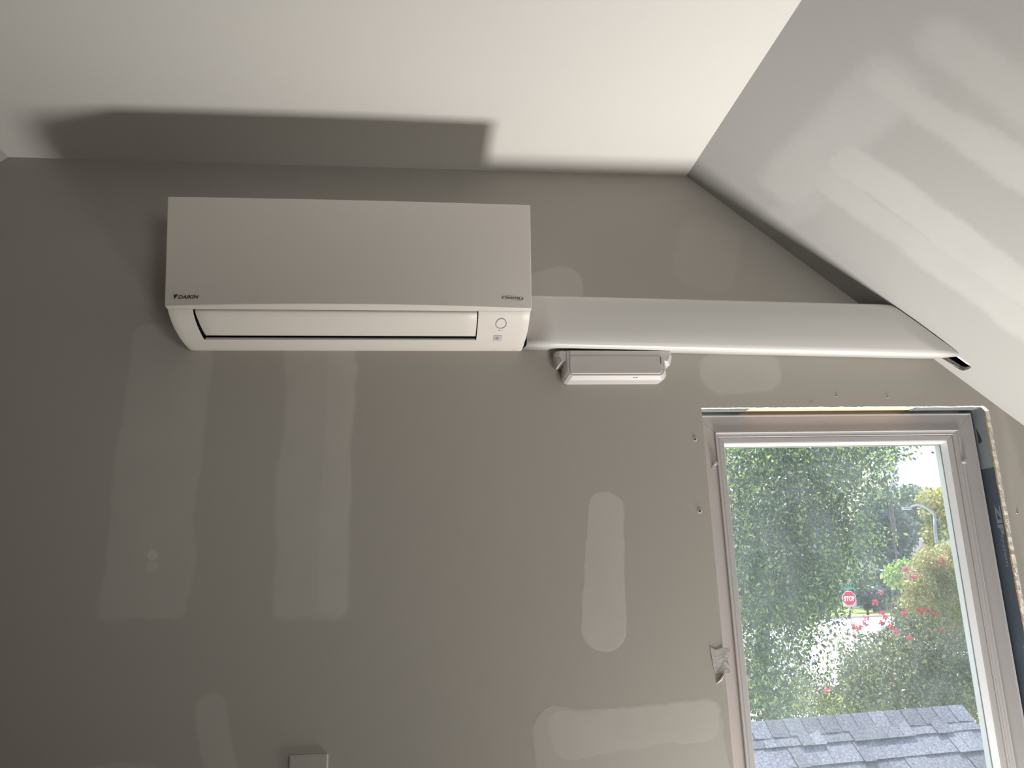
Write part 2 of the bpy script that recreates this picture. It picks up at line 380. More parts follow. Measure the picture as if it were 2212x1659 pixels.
# ragged opening of the drywall round the window
WX0, WX1, WZ0, WZ1 = 0.6680, 1.4236, 0.385, 1.9735
rnd = random.Random(5)
hole = []
def ragged(p, q, n, amp, norm):
    for i in range(n):
        t = i / n
        a = amp * (rnd.uniform(-1, 1) * 0.6 + 0.8 * noise.noise(Vector((p[0] * 9 + t * 23, p[1] * 7, norm[0] * 3))))
        hole.append((p[0] + (q[0] - p[0]) * t + norm[0] * a, p[1] + (q[1] - p[1]) * t + norm[1] * a))
ragged((WX0, WZ0), (WX1, WZ0), 40, 0.0012, (0, 1))
ragged((WX1, WZ0), (WX1, WZ1 - 0.012), 150, 0.0016, (1, 0))
ragged((WX1, WZ1 - 0.012), (WX1 - 0.012, WZ1), 4, 0.001, (1, 1))
ragged((WX1 - 0.012, WZ1), (WX0, WZ1), 110, 0.0011, (0, 1))
ragged((WX0, WZ1), (WX0, WZ0), 150, 0.0010, (1, 0))
outer = [(KL, 0), (KR, 0), (KR, zr), (CXR, CZ), (CXL, CZ), (KL, zl)]
wall, edges = slab('wall_back', outer, [hole], lambda u, v, d: (u, L + d, v), 0.0127, MAT['wall'], MAT['gypsum'], rough=0.0012)
struct(wall); edges[0]['label'] = 'chalky white cut edge of the board'
# framed wall behind the board, with its rough opening
RX0, RX1, RZ0, RZ1 = 0.6700, 1.4262, 0.388, 1.9760
o_ = [(KL, -3.2), (KR, -3.2), (KR, zr + .1), (CXR, CZ + .15), (CXL, CZ + .15), (KL, zl + .1)]
fw, fe = slab('wall_outside', o_, [[(RX0, RZ0), (RX1, RZ0), (RX1, RZ1), (RX0, RZ1)]], lambda u, v, d: (u, L + 0.0128 + d, v), 0.115, MAT['outside'], MAT['lumber'])
struct(fw); fe[0].name = 'rough_opening'; fe[0]['label'] = 'bare pine framing'

struct(box('floor', (KL, YB, -0.12), (KR, L, 0.0), MAT['floor']))
struct(box('ceiling', (CXL, YB, CZ), (CXR, L, CZ + 0.0127), MAT['ceiling']))
struct(box('wall_right', (KR, YB, 0), (KR + 0.05, L, zr), MAT['wall']))
struct(box('wall_left', (KL - 0.05, YB, 0), (KL, L, zl), MAT['wall']))
# closed rear gable; the opening outlines below are not cut
rh = [(0.7, 0.85), (1.7, 0.85), (1.7, 2.15), (0.7, 2.15)]
rh = [(0.7, 0.85), (1.35, 0.85), (1.35, 2.0), (0.7, 2.0)]
rw, _e = slab('wall_front', outer, [], lambda u, v, d: (u, YB - d, v), 0.02, MAT['wall']); struct(rw)

def slope_sheet(name, cx, kx, sgn, mat, hole_sd):
    """sloped ceiling; local x runs down the slope, local y away from the gable wall"""
    ln = abs(kx - cx) / math.cos(ANG)
    root_m = Matrix.Identity(4)
    dx = Vector((sgn * math.cos(ANG), 0, -math.sin(ANG))); dy = Vector((0, -1, 0)); dz = dx.cross(dy)
    for i in range(3):
        root_m[i][0] = dx[i]; root_m[i][1] = dy[i]; root_m[i][2] = dz[i]
    root_m.translation = Vector((cx, L, CZ))
    s = 1 if dz.z > 0 else -1
    out_ = [(0, 0), (ln, 0), (ln, L - YB), (0, L - YB)]
    o, e = slab(name, out_, hole_sd, lambda u, v, d: (u, v, s * d), 0.0127, mat, MAT['gypsum'], rough=0.0008)
    o.matrix_world = root_m
    struct(o)
    return o, root_m, s
SLOT = [(0.735, 0.016), (0.787, 0.0152), (0.798, 0.0225), (0.8266, 0.0262), (0.846, 0.0285), (0.8535, 0.0335), (0.8545, 0.050),
        (0.8530, 0.063), (0.846, 0.0690), (0.836, 0.0705), (0.80, 0.0685), (0.735, 0.068)]
slr, MR, SR = slope_sheet('ceiling_right', CXR, KR, 1, MAT['slope'], [SLOT])
sll, ML, SL_ = slope_sheet('ceiling_left', CXL, KL, -1, MAT['slope'], [])
# dark roof cavity behind the slot
cav = box('roof_cavity', (0.70, 0.004, SR * 0.0135), (0.90, 0.085, SR * 0.11), MAT['cavity'], slr)
bpy.context.view_layer.update()
# open its face that looks into the slot
me = cav.data; bmx = bmesh.new(); bmx.from_mesh(me)
dead = [f for f in bmx.faces if abs(sum(v.co.z for v in f.verts) / 4 - SR * 0.0135) < 1e-5]
bmesh.ops.delete(bmx, geom=dead, context='FACES'); bmx.to_mesh(me); bmx.free()

# ------------------------------------------------------------------ window in the back wall
YF = L + 0.057
FX0, FX1, FZ0, FZ1 = 0.6755, 1.4170, 0.396, 1.9665
def ring_member(name, side, prof, mat, parent, cut=0.0003, smooth=False):
    """one mitred member of a rectangular ring; prof = closed list of (inset, depth)"""
    V = []; n = len(prof)
    prof = [(i if i < 0.0425 else 0.0425 + (i - 0.0425) * 0.777, d) for (i, d) in prof]
    for end in (0, 1):
        for (i, d) in prof:
            x0, x1, z0, z1 = FX0 + i, FX1 - i, FZ0 + i, FZ1 - i
            if side == 'top': p = (x0 + cut, YF + d, z1) if end == 0 else (x1 - cut, YF + d, z1)
            elif side == 'bottom': p = (x0 + cut, YF + d, z0) if end == 0 else (x1 - cut, YF + d, z0)
            elif side == 'left': p = (x0, YF + d, z0 + cut) if end == 0 else (x0, YF + d, z1 - cut)
            else: p = (x1, YF + d, z0 + cut) if end == 0 else (x1, YF + d, z1 - cut)
            V.append(p)
    F = [(k, (k + 1) % n, n + (k + 1) % n, n + k) for k in range(n)] + [tuple(range(n - 1, -1, -1)), tuple(range(n, 2 * n))]
    o = mesh_obj(name, V, F, mat, parent)
    b_ = bmesh.new(); b_.from_mesh(o.data); bmesh.ops.recalc_face_normals(b_, faces=b_.faces); b_.to_mesh(o.data); b_.free()
    return o
win = empty('window_1', (0, 0, 0)); struct(win)
FR = [(0, 0.055), (0, 0.001), (0.0015, -0.0012), (0.0035, -0.0005), (0.0045, 0.0012), (0.0425, 0.0012), (0.0430, -0.0035), (0.0460, -0.0040), (0.0475, -0.0015), (0.0480, 0.0045),
      (0.0540, 0.0055), (0.0545, 0.0055), (0.0575, 0.0050), (0.0590, 0.0075), (0.0592, 0.0150), (0.0600, 0.055)]
SA = [(0.0600, 0.045), (0.0600, 0.0110), (0.0612, 0.0102), (0.0760, 0.0110), (0.0768, 0.0130), (0.0768, 0.0440)]
GB = [(0.0768, 0.034), (0.0768, 0.0145), (0.0785, 0.0140), (0.0850, 0.0290), (0.0856, 0.0330)]
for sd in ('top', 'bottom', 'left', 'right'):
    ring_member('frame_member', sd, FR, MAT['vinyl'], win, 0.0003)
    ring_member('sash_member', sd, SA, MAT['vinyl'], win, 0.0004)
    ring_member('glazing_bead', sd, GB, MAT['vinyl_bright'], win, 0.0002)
pane = box('glass_pane', (FX0 + 0.071, YF + 0.0345, FZ0 + 0.071), (FX1 - 0.071, YF + 0.0375, FZ1 - 0.071), MAT['glass'], win)
# dark spacer of the double glazing and outer sash behind the pane
SP_ = [(0.0830, 0.0560), (0.0830, 0.0380), (0.0862, 0.0380), (0.0862, 0.0560)]
for sd in ('top', 'bottom', 'left', 'right'):
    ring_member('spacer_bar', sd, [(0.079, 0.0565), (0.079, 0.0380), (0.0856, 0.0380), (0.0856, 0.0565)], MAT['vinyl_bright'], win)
# plastic stop pins at the inner bead
for (px, py, sx) in ((1545.5, 1001, 1), (2083, 997, -1)):
    c = at(px, py, YF - 0.004)
    b_ = bmesh.new(); tube(b_, [(c.x, YF - 0.010, c.z), (c.x, YF - 0.006, c.z), (c.x, YF + 0.001, c.z)], [0.0042, 0.0052, 0.0052], 16)
    pin = bm_obj('stop_pin', b_, MAT['vinyl'], win)
    b_ = bmesh.new(); tube(b_, [(c.x - sx * 0.004, YF - 0.0032, c.z - 0.008), (c.x - sx * 0.004, YF + 0.001, c.z - 0.008)], 0.0046, 16)
    bm_obj('pin_seat', b_, MAT['vinyl'], win)
# flashing tape on the faces of the rough opening, two laps pale, the rest dark
tp = box('flashing_tape', (RX1 - 0.0012, L + 0.0135, 0.39), (RX1 - 0.0002, L + 0.115, RZ1 - 0.0005), MAT['tape'], win)
box('pale_tape_lap', (RX1 - 0.0022, L + 0.0155, at(2130, 1010, L + .03).z), (RX1 - 0.0013, L + 0.105, RZ1 - 0.002), MAT['tape_lap'], win)
box('pale_tape_lap', (1.245, L + 0.0175, RZ1 - 0.0016), (RX1 - 0.002, L + 0.110, RZ1 - 0.0004), MAT['tape_lap'], win)
box('pale_tape_lap', (RX0 + .001, L + 0.0225, RZ1 - 0.0016), (0.800, L + 0.110, RZ1 - 0.0004), MAT['tape_lap'], win)
# torn dark corner flag of the tape
mesh_obj('tape_corner', [(RX1 - 0.0025, YF - 0.001, 1.925), (RX1 - 0.0025, YF - 0.001, 1.885), (RX1 - 0.0025, YF - 0.014, 1.889), (RX1 - 0.0025, YF - 0.010, 1.905)], [(0, 1, 2, 3)], MAT['cavity'], win)
# brown backing paper behind the cut board, ragged
PV = []; PF = []
n_ = 160
for i in range(n_):
    z = WZ0 + (WZ1 - 0.01 - WZ0) * i / (n_ - 1)
    a = 0.0015 * rnd.random()
    PV += [(WX1 + 0.001, L + 0.0128, z), (WX1 - 0.0018 - a, L + 0.0138, z), (WX1 + 0.0015, L + 0.0165 + a, z)]
for i in range(n_ - 1):
    for k in range(2): PF.append((i * 3 + k, i * 3 + k + 1, i * 3 + 4 + k, i * 3 + 3 + k))
mesh_obj('board_backing_paper', PV, PF, MAT['kraft'], win)

def text_mesh(body, size, shear=0.0, offset=0.0, extr=0.0, spacing=1.0):
    c = bpy.data.curves.new('lettering', 'FONT'); c.body = body; c.size = size; c.shear = shear; c.offset = offset
    c.extrude = extr; c.align_x = 'CENTER'; c.align_y = 'CENTER'; c.space_character = spacing; c.resolution_u = 4
    o = bpy.data.objects.new('lettering', c); COL.objects.link(o)
    bpy.context.view_layer.update()
    dg = bpy.context.evaluated_depsgraph_get()
    me_ = bpy.data.meshes.new_from_object(o.evaluated_get(dg))
    bpy.data.objects.remove(o); bpy.data.curves.remove(c)
    return me_
def lay(me_, fn, name, mat, parent=None):
    """lay flat lettering onto a surface: fn(u, v) -> point; width fitted by the caller"""
    for v in me_.vertices: v.co = fn(v.co.x, v.co.y)
    me_.materials.clear(); me_.materials.append(mat); me_.name = name
    o = bpy.data.objects.new(name, me_); COL.objects.link(o)
    if parent: o.parent = parent
    return o
def fit(me_, w, h):
    xs = [v.co.x for v in me_.vertices]; ys = [v.co.y for v in me_.vertices]
    cx, cy = (min(xs) + max(xs)) / 2, (min(ys) + max(ys)) / 2
    sx, sy = w / (max(xs) - min(xs)), h / (max(ys) - min(ys))
    for v in me_.vertices: v.co.x = (v.co.x - cx) * sx; v.co.y = (v.co.y - cy) * sy
    return me_
# print on the tape: letters run downwards, their tops towards the room
XT = RX1 - 0.0016
def on_tape(zc, yc): return lambda u, v: Vector((XT, yc - v, zc - u))
lay(fit(text_mesh('ZIP', 0.05, offset=0.0022), 0.075, 0.019), on_tape(1.690, L + 0.0325), 'tape_lettering', MAT['tape_print'], win)
lay(fit(text_mesh('system', 0.05, shear=0.15, offset=0.0006), 0.078, 0.012), on_tape(1.615, L + 0.034), 'tape_lettering', MAT['tape_print'], win)
box('tape_mark', (XT - .0001, L + 0.020, 1.352), (XT + .0002, L + 0.0275, 1.392), MAT['tape_print'], win)
box('tape_mark', (XT - .0001, L + 0.022, 1.345), (XT + .0002, L + 0.034, 1.348), MAT['tape_print'], win)

# torn flap of board paper lapping onto the frame
fl = [(1534, 1397), (1546, 1404), (1555, 1401), (1562, 1399), (1575, 1399), (1577.5, 1404), (1573, 1418), (1572, 1428), (1574, 1434), (1575, 1442), (1578, 1449), (1575, 1453), (1566, 1454), (1551, 1455), (1545, 1454), (1541, 1438), (1538, 1420)]
PV = []
for i, (a, b) in enumerate(fl):
    p = at(a, b, L - 0.002); PV.append((p.x, L - 0.0009 - 0.0030 * max(0, min(1, (a - 1550) / 20)) - 0.0006 * math.sin(i * 1.7), p.z))
c_ = Vector((sum(p[0] for p in PV) / len(PV), L - 0.0022, sum(p[2] for p in PV) / len(PV)))
n_ = len(PV); V2 = PV + [tuple(c_)] + [(p[0] * 1, L - 0.0002 if p[0] < WX0 else p[1] + 0.0012, p[2]) for p in PV]
F2 = [(i, (i + 1) % n_, n_) for i in range(n_)] + [(i, n_ + 1 + i, n_ + 1 + (i + 1) % n_, (i + 1) % n_) for i in range(n_)]
flap_o = mesh_obj('torn_paper', V2, F2, MAT['paper'])
tag(flap_o, 'torn flap of grey board paper lapping over the left window frame', 'paper scrap')
curl = bmesh.new()
p0, p1, p2 = at(1563, 1455, L), at(1556, 1467, L), at(1548, 1476, L)
tube(curl, [(p0.x, L - 0.0025, p0.z), (p1.x, L - 0.003, p1.z), (p2.x, L - 0.0012, p2.z)], [0.0022, 0.003, 0.0008], 8)
co = bm_obj('paper_curl', curl, MAT['paper'], flap_o, True)

# ------------------------------------------------------------------ air conditioner
AC = empty('air_conditioner', (-0.15, L, 2.13))
tag(AC, 'white wall-mounted air conditioner with closed louver, high on the grey wall', 'air conditioner')
AX0, AX1 = -0.5365, 0.2330; AXC = (AX0 + AX1) / 2; AHW = (AX1 - AX0) / 2
PZ0, PZ1 = 2.1570, 2.3885
def psurf(x, t, off=0.0):
    q = 1 - ((x - AXC) / AHW) ** 2
    y = 1.579 + (1.545 - 1.579) * t - 0.020 * q * (1 - t) ** 1.6 - 0.004 * q * t
    return Vector((x, y - off, PZ0 + (PZ1 - PZ0) * t))
NX, NZ = 40, 12
V = []; F = []
def corner_x(x, t):
    # round the four corners of the panel a little
    return x
for lay_ in range(2):
    for j in range(NZ + 1):
        for i in range(NX + 1):
            x = AX0 + (AX1 - AX0) * i / NX; p = psurf(x, j / NZ)
            if lay_: 
                p.y = max(p.y + 0.012, 1.5965 if j == 0 else 0)
                if j == 0: p.z -= 0.0005
            V.append(p)
S = (NX + 1) * (NZ + 1)
def vid(l, i, j): return l * S + j * (NX + 1) + i
for j in range(NZ):
    for i in range(NX):
        F.append((vid(0, i, j), vid(0, i + 1, j), vid(0, i + 1, j + 1), vid(0, i, j + 1)))
        F.append((vid(1, i, j), vid(1, i, j + 1), vid(1, i + 1, j + 1), vid(1, i + 1, j)))
for i in range(NX):
    F.append((vid(0, i, 0), vid(1, i, 0), vid(1, i + 1, 0), vid(0, i + 1, 0)))
    F.append((vid(0, i, NZ), vid(0, i + 1, NZ), vid(1, i + 1, NZ), vid(1, i, NZ)))
for j in range(NZ):
    F.append((vid(0, 0, j), vid(0, 0, j + 1), vid(1, 0, j + 1), vid(1, 0, j)))
    F.append((vid(0, NX, j), vid(1, NX, j), vid(1, NX, j + 1), vid(0, NX, j + 1)))
pan = mesh_obj('front_panel', V, F, MAT['ac_panel'])
sharp(pan)
bevel(pan, 0.0016, 2, 40)
# casing behind the panel
cas = box('casing', (AX0 + 0.002, 1.600, 2.158), (AX1 - 0.002, L, 2.384), MAT['ac'])
for v in cas.data.vertices:
    if v.co.y < 1.7: v.co.y = 1.5915 if v.co.z < 2.2 else 1.5580
# lower body: side profile, swept across, with a real opening for the louver
PROF = [(1.5935, 2.1562), (1.5975, 2.1515), (1.6075, 2.1440), (1.6180, 2.1385), (1.6320, 2.1325), (1.6480, 2.1275), (1.6640, 2.1235), (1.6790, 2.1203), (1.6880, 2.1187),
        (1.7050, 2.1165), (1.7250, 2.1150), (1.7480, 2.1140), (1.7620, 2.1145), (1.7695, 2.1185)]
OX0, OX1 = -0.4840, 0.1170
J0, J1 = 0, 8                     # rows of the profile that the opening takes
xs = [AX0 + 0.0015, AX0 + 0.006, AX0 + 0.02, OX0] + [OX0 + (OX1 - OX0) * k / 12 for k in range(1, 12)] + [OX1, AX1 - 0.02, AX1 - 0.006, AX1 - 0.0015]
V = []; F = []
for x in xs:
    e = min(x - xs[0], xs[-1] - x)
    up = 0.0022 * (1 - min(1, e / 0.006)) ** 2
    for (y, z) in PROF: V.append((x, y, z + up))
nP = len(PROF)
for i in range(len(xs) - 1):
    for j in range(nP - 1):
        if OX0 - 1e-6 <= xs[i] and xs[i + 1] <= OX1 + 1e-6 and J0 <= j < J1: continue
        F.append((i * nP + j, (i + 1) * nP + j, (i + 1) * nP + j + 1, i * nP + j + 1))
# side cheeks closing up to the wall
k0 = len(V)
for x in (xs[0], xs[-1]):
    V.append((x, 1.5935, 2.158)); V.append((x, L, 2.158)); V.append((x, L, 2.1195))
a = 0
F.append(tuple([k0 + 0] + [j for j in range(nP)] + [k0 + 2, k0 + 1]))
bb = (len(xs) - 1) * nP
F.append(tuple([k0 + 3] + [k0 + 4, k0 + 5] + [bb + j for j in range(nP - 1, -1, -1)]))
body = mesh_obj('lower_body', V, F, MAT['ac'])
sharp(body, 30)
# black duct inside
V = []; F = []
ring = [PROF[j] for j in range(J0, J1 + 1)]
for x in (OX0 - 0.001, OX1 + 0.001):
    for (y, z) in ring: V.append((x, y + 0.002, z + 0.006))
    V.append((x, 1.70, 2.152)); V.append((x, 1.606, 2.1535))
m_ = len(ring) + 2
F = [tuple(range(m_)), tuple(range(2 * m_ - 1, m_ - 1, -1)), ]
for j in range(len(ring) - 1, m_): F.append((j, m_ + j, m_ + (j + 1) % m_, (j + 1) % m_))
duct = mesh_obj('air_duct', V, F, MAT['black'])
# dark back wall of the duct right behind the louver gap
V = []; F = []
for x in (OX0, OX1):
    for (y, z) in ring: V.append((x, y + 0.0012, z + 0.0085))
n_ = len(ring)
for j in range(n_ - 1): F.append((j, n_ + j, n_ + j + 1, j + 1))
duct2 = mesh_obj('duct_lining', V, F, MAT['black'])
# grey lip along the lower edge of the opening
yl, zl_ = PROF[J1]
lip = mesh_obj('outlet_lip', [(OX0 + .004, yl - 0.0042, zl_ + 0.0012), (OX1 - .002, yl - 0.0042, zl_ + 0.0012), (OX1 - .002, yl - 0.0006, zl_ + 0.0006), (OX0 + .004, yl - 0.0006, zl_ + 0.0006),
                              (OX0 + .004, yl - 0.0036, zl_ + 0.004), (OX1 - .002, yl - 0.0036, zl_ + 0.004)], [(0, 3, 2, 1), (0, 1, 5, 4)], MAT['lip'])
# louver: curved slat closing the opening, gaps left, right and below
LP = [(1.5962, 2.1522), (1.6000, 2.1476), (1.6085, 2.1424), (1.6190, 2.1372), (1.6325, 2.1315), (1.6480, 2.1268), (1.6600, 2.1238), (1.6702, 2.1216)]
V = []; F = []
lx = [OX0 + 0.0035 + (OX1 - OX0 - 0.006) * k / 20 for k in range(21)]
for layer in range(2):
    for i, x in enumerate(lx):
        for j, (y, z) in enumerate(LP):
            V.append((x + (0.0045 * (j / (len(LP) - 1)) if i == 0 else 0), y + layer * 0.001, z + 0.0006 + layer * 0.0045))
nL = len(LP); SL2 = len(lx) * nL
for i in range(len(lx) - 1):
    for j in range(nL - 1):
        F.append((i * nL + j, (i + 1) * nL + j, (i + 1) * nL + j + 1, i * nL + j + 1))
        F.append((SL2 + i * nL + j, SL2 + i * nL + j + 1, SL2 + (i + 1) * nL + j + 1, SL2 + (i + 1) * nL + j))
    F.append((i * nL, SL2 + i * nL, SL2 + (i + 1) * nL, (i + 1) * nL))
    q = nL - 1
    F.append((i * nL + q, (i + 1) * nL + q, SL2 + (i + 1) * nL + q, SL2 + i * nL + q))
for j in range(nL - 1):
    F.append((j, j + 1, SL2 + j + 1, SL2 + j)); e = (len(lx) - 1) * nL
    F.append((e + j, SL2 + e + j, SL2 + e + j + 1, e + j + 1))
louver = mesh_obj('louver', V, F, MAT['ac'], smooth=True)
bevel(louver, 0.0008, 2, 50)
parts = [pan, cas, body, duct, duct2, lip, louver]
# knock-out slits of the lower body edge
def prof_at(s):
    """point of the lower profile at a y value"""
    for (a_, b_) in zip(PROF, PROF[1:]):
        if a_[0] <= s <= b_[0]:
            t = (s - a_[0]) / (b_[0] - a_[0]); return a_[1] + (b_[1] - a_[1]) * t
    return PROF[-1][1]
def slit(pts):
    V = []; F = []
    for (x, y) in pts: z = prof_at(y); V += [(x - 0.0004, y, z - 0.0003), (x + 0.0004, y, z - 0.0003)]
    for i in range(len(pts) - 1): F.append((2 * i, 2 * i + 1, 2 * i + 3, 2 * i + 2))
    return mesh_obj('knockout_slit', V, F, MAT['ink_soft'])
parts += [slit([(0.162, 1.768), (0.1625, 1.756), (0.164, 1.748), (0.168, 1.742)]), slit([(0.201, 1.768), (0.2015, 1.762)]), slit([(0.2105, 1.768), (0.212, 1.758), (0.214, 1.746)]),
          slit([(-0.470, 1.768), (-0.472, 1.760), (-0.478, 1.752), (-0.486, 1.747)]), slit([(-0.462, 1.768), (-0.4625, 1.763)])]
# power ring, lamps and small sticker on the right of the louver
def on_body(x, y, lift=0.0006):
    return Vector((x, y, prof_at(y) - lift))
cy, cx = 1.6215, 0.1688
V = []; F = []
for k in range(40):
    a_ = 2 * PI * k / 40
    for r in (0.0098, 0.0117): V.append(on_body(cx + r * 1.08 * math.cos(a_), cy + r * 1.35 * math.sin(a_)))
for k in range(40): F.append((2 * k, 2 * k + 1, (2 * k + 3) % 80, (2 * k + 2) % 80))
parts.append(mesh_obj('power_ring', V, F, MAT['ink_soft']))
def strip(name, x0, x1, y0, y1, mat, lift=0.0006):
    return mesh_obj(name, [on_body(x0, y0, lift), on_body(x1, y0, lift), on_body(x1, (y0 + y1) / 2, lift), on_body(x0, (y0 + y1) / 2, lift), on_body(x1, y1, lift), on_body(x0, y1, lift)],
                    [(0, 1, 2, 3), (3, 2, 4, 5)], mat)
parts.append(strip('indicator_lamp', 0.1655, 0.1685, 1.6425, 1.6460, MAT['ink_soft']))
parts.append(strip('indicator_lamp', 0.1725, 0.1755, 1.6425, 1.6455, MAT['label']))
parts.append(strip('sticker', 0.1555, 0.1755, 1.6640, 1.6905, MAT['label']))
for (x0, x1, y0, y1) in ((0.1605, 0.1620, 1.672, 1.680), (0.1636, 0.1656, 1.669, 1.684), (0.1672, 0.1687, 1.672, 1.680), (0.1615, 0.1680, 1.6755, 1.677)):
    parts.append(strip('sticker_print', x0, x1, y0, y1, MAT['ink_soft'], 0.0010))
# maker's mark and lettering on the front panel
def on_panel(xc, tc):
    return lambda u, v: psurf(xc + u, tc + v / (PZ1 - PZ0), 0.0006)
tm = (2.1772 - PZ0) / (PZ1 - PZ0)
pw = at(407, 642.5, 1.575); tL = (pw.z - PZ0) / (PZ1 - PZ0)
parts.append(lay(fit(text_mesh('DAIKIN', 0.05, shear=0.25, offset=0.0016, spacing=1.0), 0.0425, 0.0078), on_panel(pw.x + 0.001, tL), 'maker_lettering', MAT['ink']))
p1 = at(376, 637.5, 1.577); p2 = at(387.5, 637.5, 1.577); p3 = at(376.5, 647.5, 1.577)
tt = lambda p: psurf(p.x, (p.z - PZ0) / (PZ1 - PZ0), 0.0006)
parts.append(mesh_obj('maker_emblem', [tt(p1), tt(p2), tt(p3)], [(0, 2, 1)], MAT['ink']))
q1, q2 = at(378, 640.0, 1.577), at(384, 639.5, 1.577); q3 = at(377.5, 646, 1.577)
pi_ = at(1107, 645, 1.575); tI = (pi_.z - PZ0) / (PZ1 - PZ0)
parts.append(lay(fit(text_mesh('INVERTER', 0.05, shear=0.25, offset=0.0014), 0.0330, 0.0052), on_panel(pi_.x, tI), 'badge_lettering', MAT['ink']))
V = []; F = []
for (a0, a1) in ((1.45, 4.1), (-1.7, 0.95)):
    k0 = len(V); n_ = 24
    for k in range(n_ + 1):
        t = k / n_; a_ = a0 + (a1 - a0) * t; w_ = 0.0028 * math.sin(PI * t) ** 1.5 * (1 if True else 0) + 0.0002
        for r in (0, 1):
            V.append(on_panel(pi_.x, tI)((0.0243 - r * w_) * math.cos(a_), (0.0054 - r * w_ * 0.35) * math.sin(a_)))
    for k in range(n_): F.append((k0 + 2 * k, k0 + 2 * k + 2, k0 + 2 * k + 3, k0 + 2 * k + 1))
parts.append(mesh_obj('badge_arcs', V, F, MAT['ink']))
adopt(AC, *parts)

# ------------------------------------------------------------------ line-set cover
XA, XB = 0.2345, 1.40
CP = [(0.0, 0.004), (0.066, 0.002), (0.074, 0.0005), (0.0795, -0.004), (0.0825, -0.012), (0.0850, -0.045), (0.0852, -0.085), (0.0835, -0.112), (0.0815, -0.1190), (0.0770, -0.1225), (0.069, -0.1238), (0.0, -0.1118)]
def cover_z(x, dz): return 2.2315 - 0.0165 * (x - 0.25) + dz * (1 + 0.045 * (x - 0.25))
def slope_z(x): return CZ - (x - CXR) * TA
V = []; F = []
nC = len(CP); ends = []
for (d, dz) in CP:
    # where this line of the cover meets the sloped ceiling, less a hair
    x = 1.2
    for _ in range(30): x = CXR + (CZ - cover_z(x, dz)) / TA
    ends.append(x - (0.0045 if dz > -0.1 and d > 0.05 else 0.002))
NS = 16
for s in range(NS + 1):
    for (d, dz), xe in zip(CP, ends):
        x = XA + (xe - XA) * s / NS
        V.append((x, L - d, cover_z(x, dz)))
for s in range(NS):
    for k in range(nC - 1):
        F.append((s * nC + k, s * nC + k + 1, (s + 1) * nC + k + 1, (s + 1) * nC + k))
cover = mesh_obj('line_cover', V, F, MAT['cover'], smooth=True)
sol = cover.modifiers.new('thick', 'SOLIDIFY'); sol.thickness = 0.002; sol.offset = -1
tag(cover, 'long white plastic line cover running from the air conditioner to the sloped ceiling', 'pipe cover')
# drain pipe that leaves the cover into the slot of the slope
def on_slope(s, d, off): return Vector((CXR + s * math.cos(ANG), L - d, CZ - s * math.sin(ANG))) + Vector((math.sin(ANG), 0, math.cos(ANG))) * off
b_ = bmesh.new(); tube(b_, [on_slope(0.70, 0.058, 0.008), on_slope(0.79, 0.058, 0.009), on_slope(0.843, 0.058, 0.010), on_slope(0.885, 0.058, 0.018)], 0.0045, 12)
dp = bm_obj('drain_pipe', b_, MAT['vinyl_bright'], cover, True)

# ------------------------------------------------------------------ housing under the cover
POD = empty('sensor_housing', (0.447, L, 2.07))
tag(POD, 'small stepped greyish plastic housing fixed to the wall just under the line cover', 'housing')
def chamfer_loft(name, sections, mat):
    """sections: list of (depth from wall, [ (x, z) ... ]) -> solid"""
    V = []; F = []; n = len(sections[0][1])
    for (d, loop) in sections:
        for (x, z) in loop: V.append((x, L - d, z if z < 2.096 else 2.1106 - 0.15 * d))
    for s in range(len(sections) - 1):
        for k in range(n):
            F.append((s * n + k, s * n + (k + 1) % n, (s + 1) * n + (k + 1) % n, (s + 1) * n + k))
    F.append(tuple(range(n))); F.append(tuple(range(len(sections) * n - 1, (len(sections) - 1) * n - 1, -1)))
    o = mesh_obj(name, V, F, mat)
    b_ = bmesh.new(); b_.from_mesh(o.data); bmesh.ops.recalc_face_normals(b_, faces=b_.faces); b_.to_mesh(o.data); b_.free()
    return o
def loop_low(g, gz):
    x0, x1, z0, z1 = 0.3265 + g, 0.5735 - g, 2.0330 + gz, 2.1000
    c = 0.012
    return [(x0, z1), (x0, z0 + c), (x0 + c * .4, z0 + c * .3), (x0 + c, z0), (x1 - c, z0), (x1 - c * .4, z0 + c * .3), (x1, z0 + c), (x1, z1)]
def loop_up(g, gz):
    x0, x1, z0, z1 = 0.3085 + g, 0.5905 - g, 2.0705 + gz, 2.1005
    return [(x0, z1), (x0 - .002, z1 - .008), (x0 + 0.001, z0 + 0.010), (x0 + 0.005, z0), (x1 - 0.005, z0), (x1 - 0.001, z0 + 0.010), (x1 + .002, z1 - .008), (x1, z1)]
low = chamfer_loft('lower_shell', [(0.0, loop_low(0, 0)), (0.040, loop_low(0, 0)), (0.052, loop_low(0.006, 0.009))], MAT['pod'])
upp = chamfer_loft('upper_shell', [(0.0, loop_up(0, 0)), (0.036, loop_up(0, 0)), (0.049, loop_up(0.008, 0.008))], MAT['pod'])
fcv = chamfer_loft('face_cover', [(0.0515, [(0.3385, 2.1000), (0.3365, 2.052), (0.341, 2.0455), (0.5565, 2.0455), (0.561, 2.052), (0.5600, 2.1000)]),
                                  (0.0545, [(0.3400, 2.0995), (0.3380, 2.053), (0.342, 2.0470), (0.5555, 2.0470), (0.5595, 2.053), (0.5585, 2.0995)])], MAT['pod'])
for o in (low, upp, fcv): bevel(o, 0.0012, 2, 30)
gr = box('cover_seam', (0.3400, L - 0.0552, 2.0888), (0.5585, L - 0.0542, 2.0895), MAT['ink_soft'])
gs = box('side_slot', (0.5575, L - 0.0552, 2.070), (0.5590, L - 0.0540, 2.087), MAT['ink'])
mk = box('moulded_mark', (0.490, L - 0.048, 2.0365), (0.4935, L - 0.0475, 2.0385), MAT['ink_soft'])
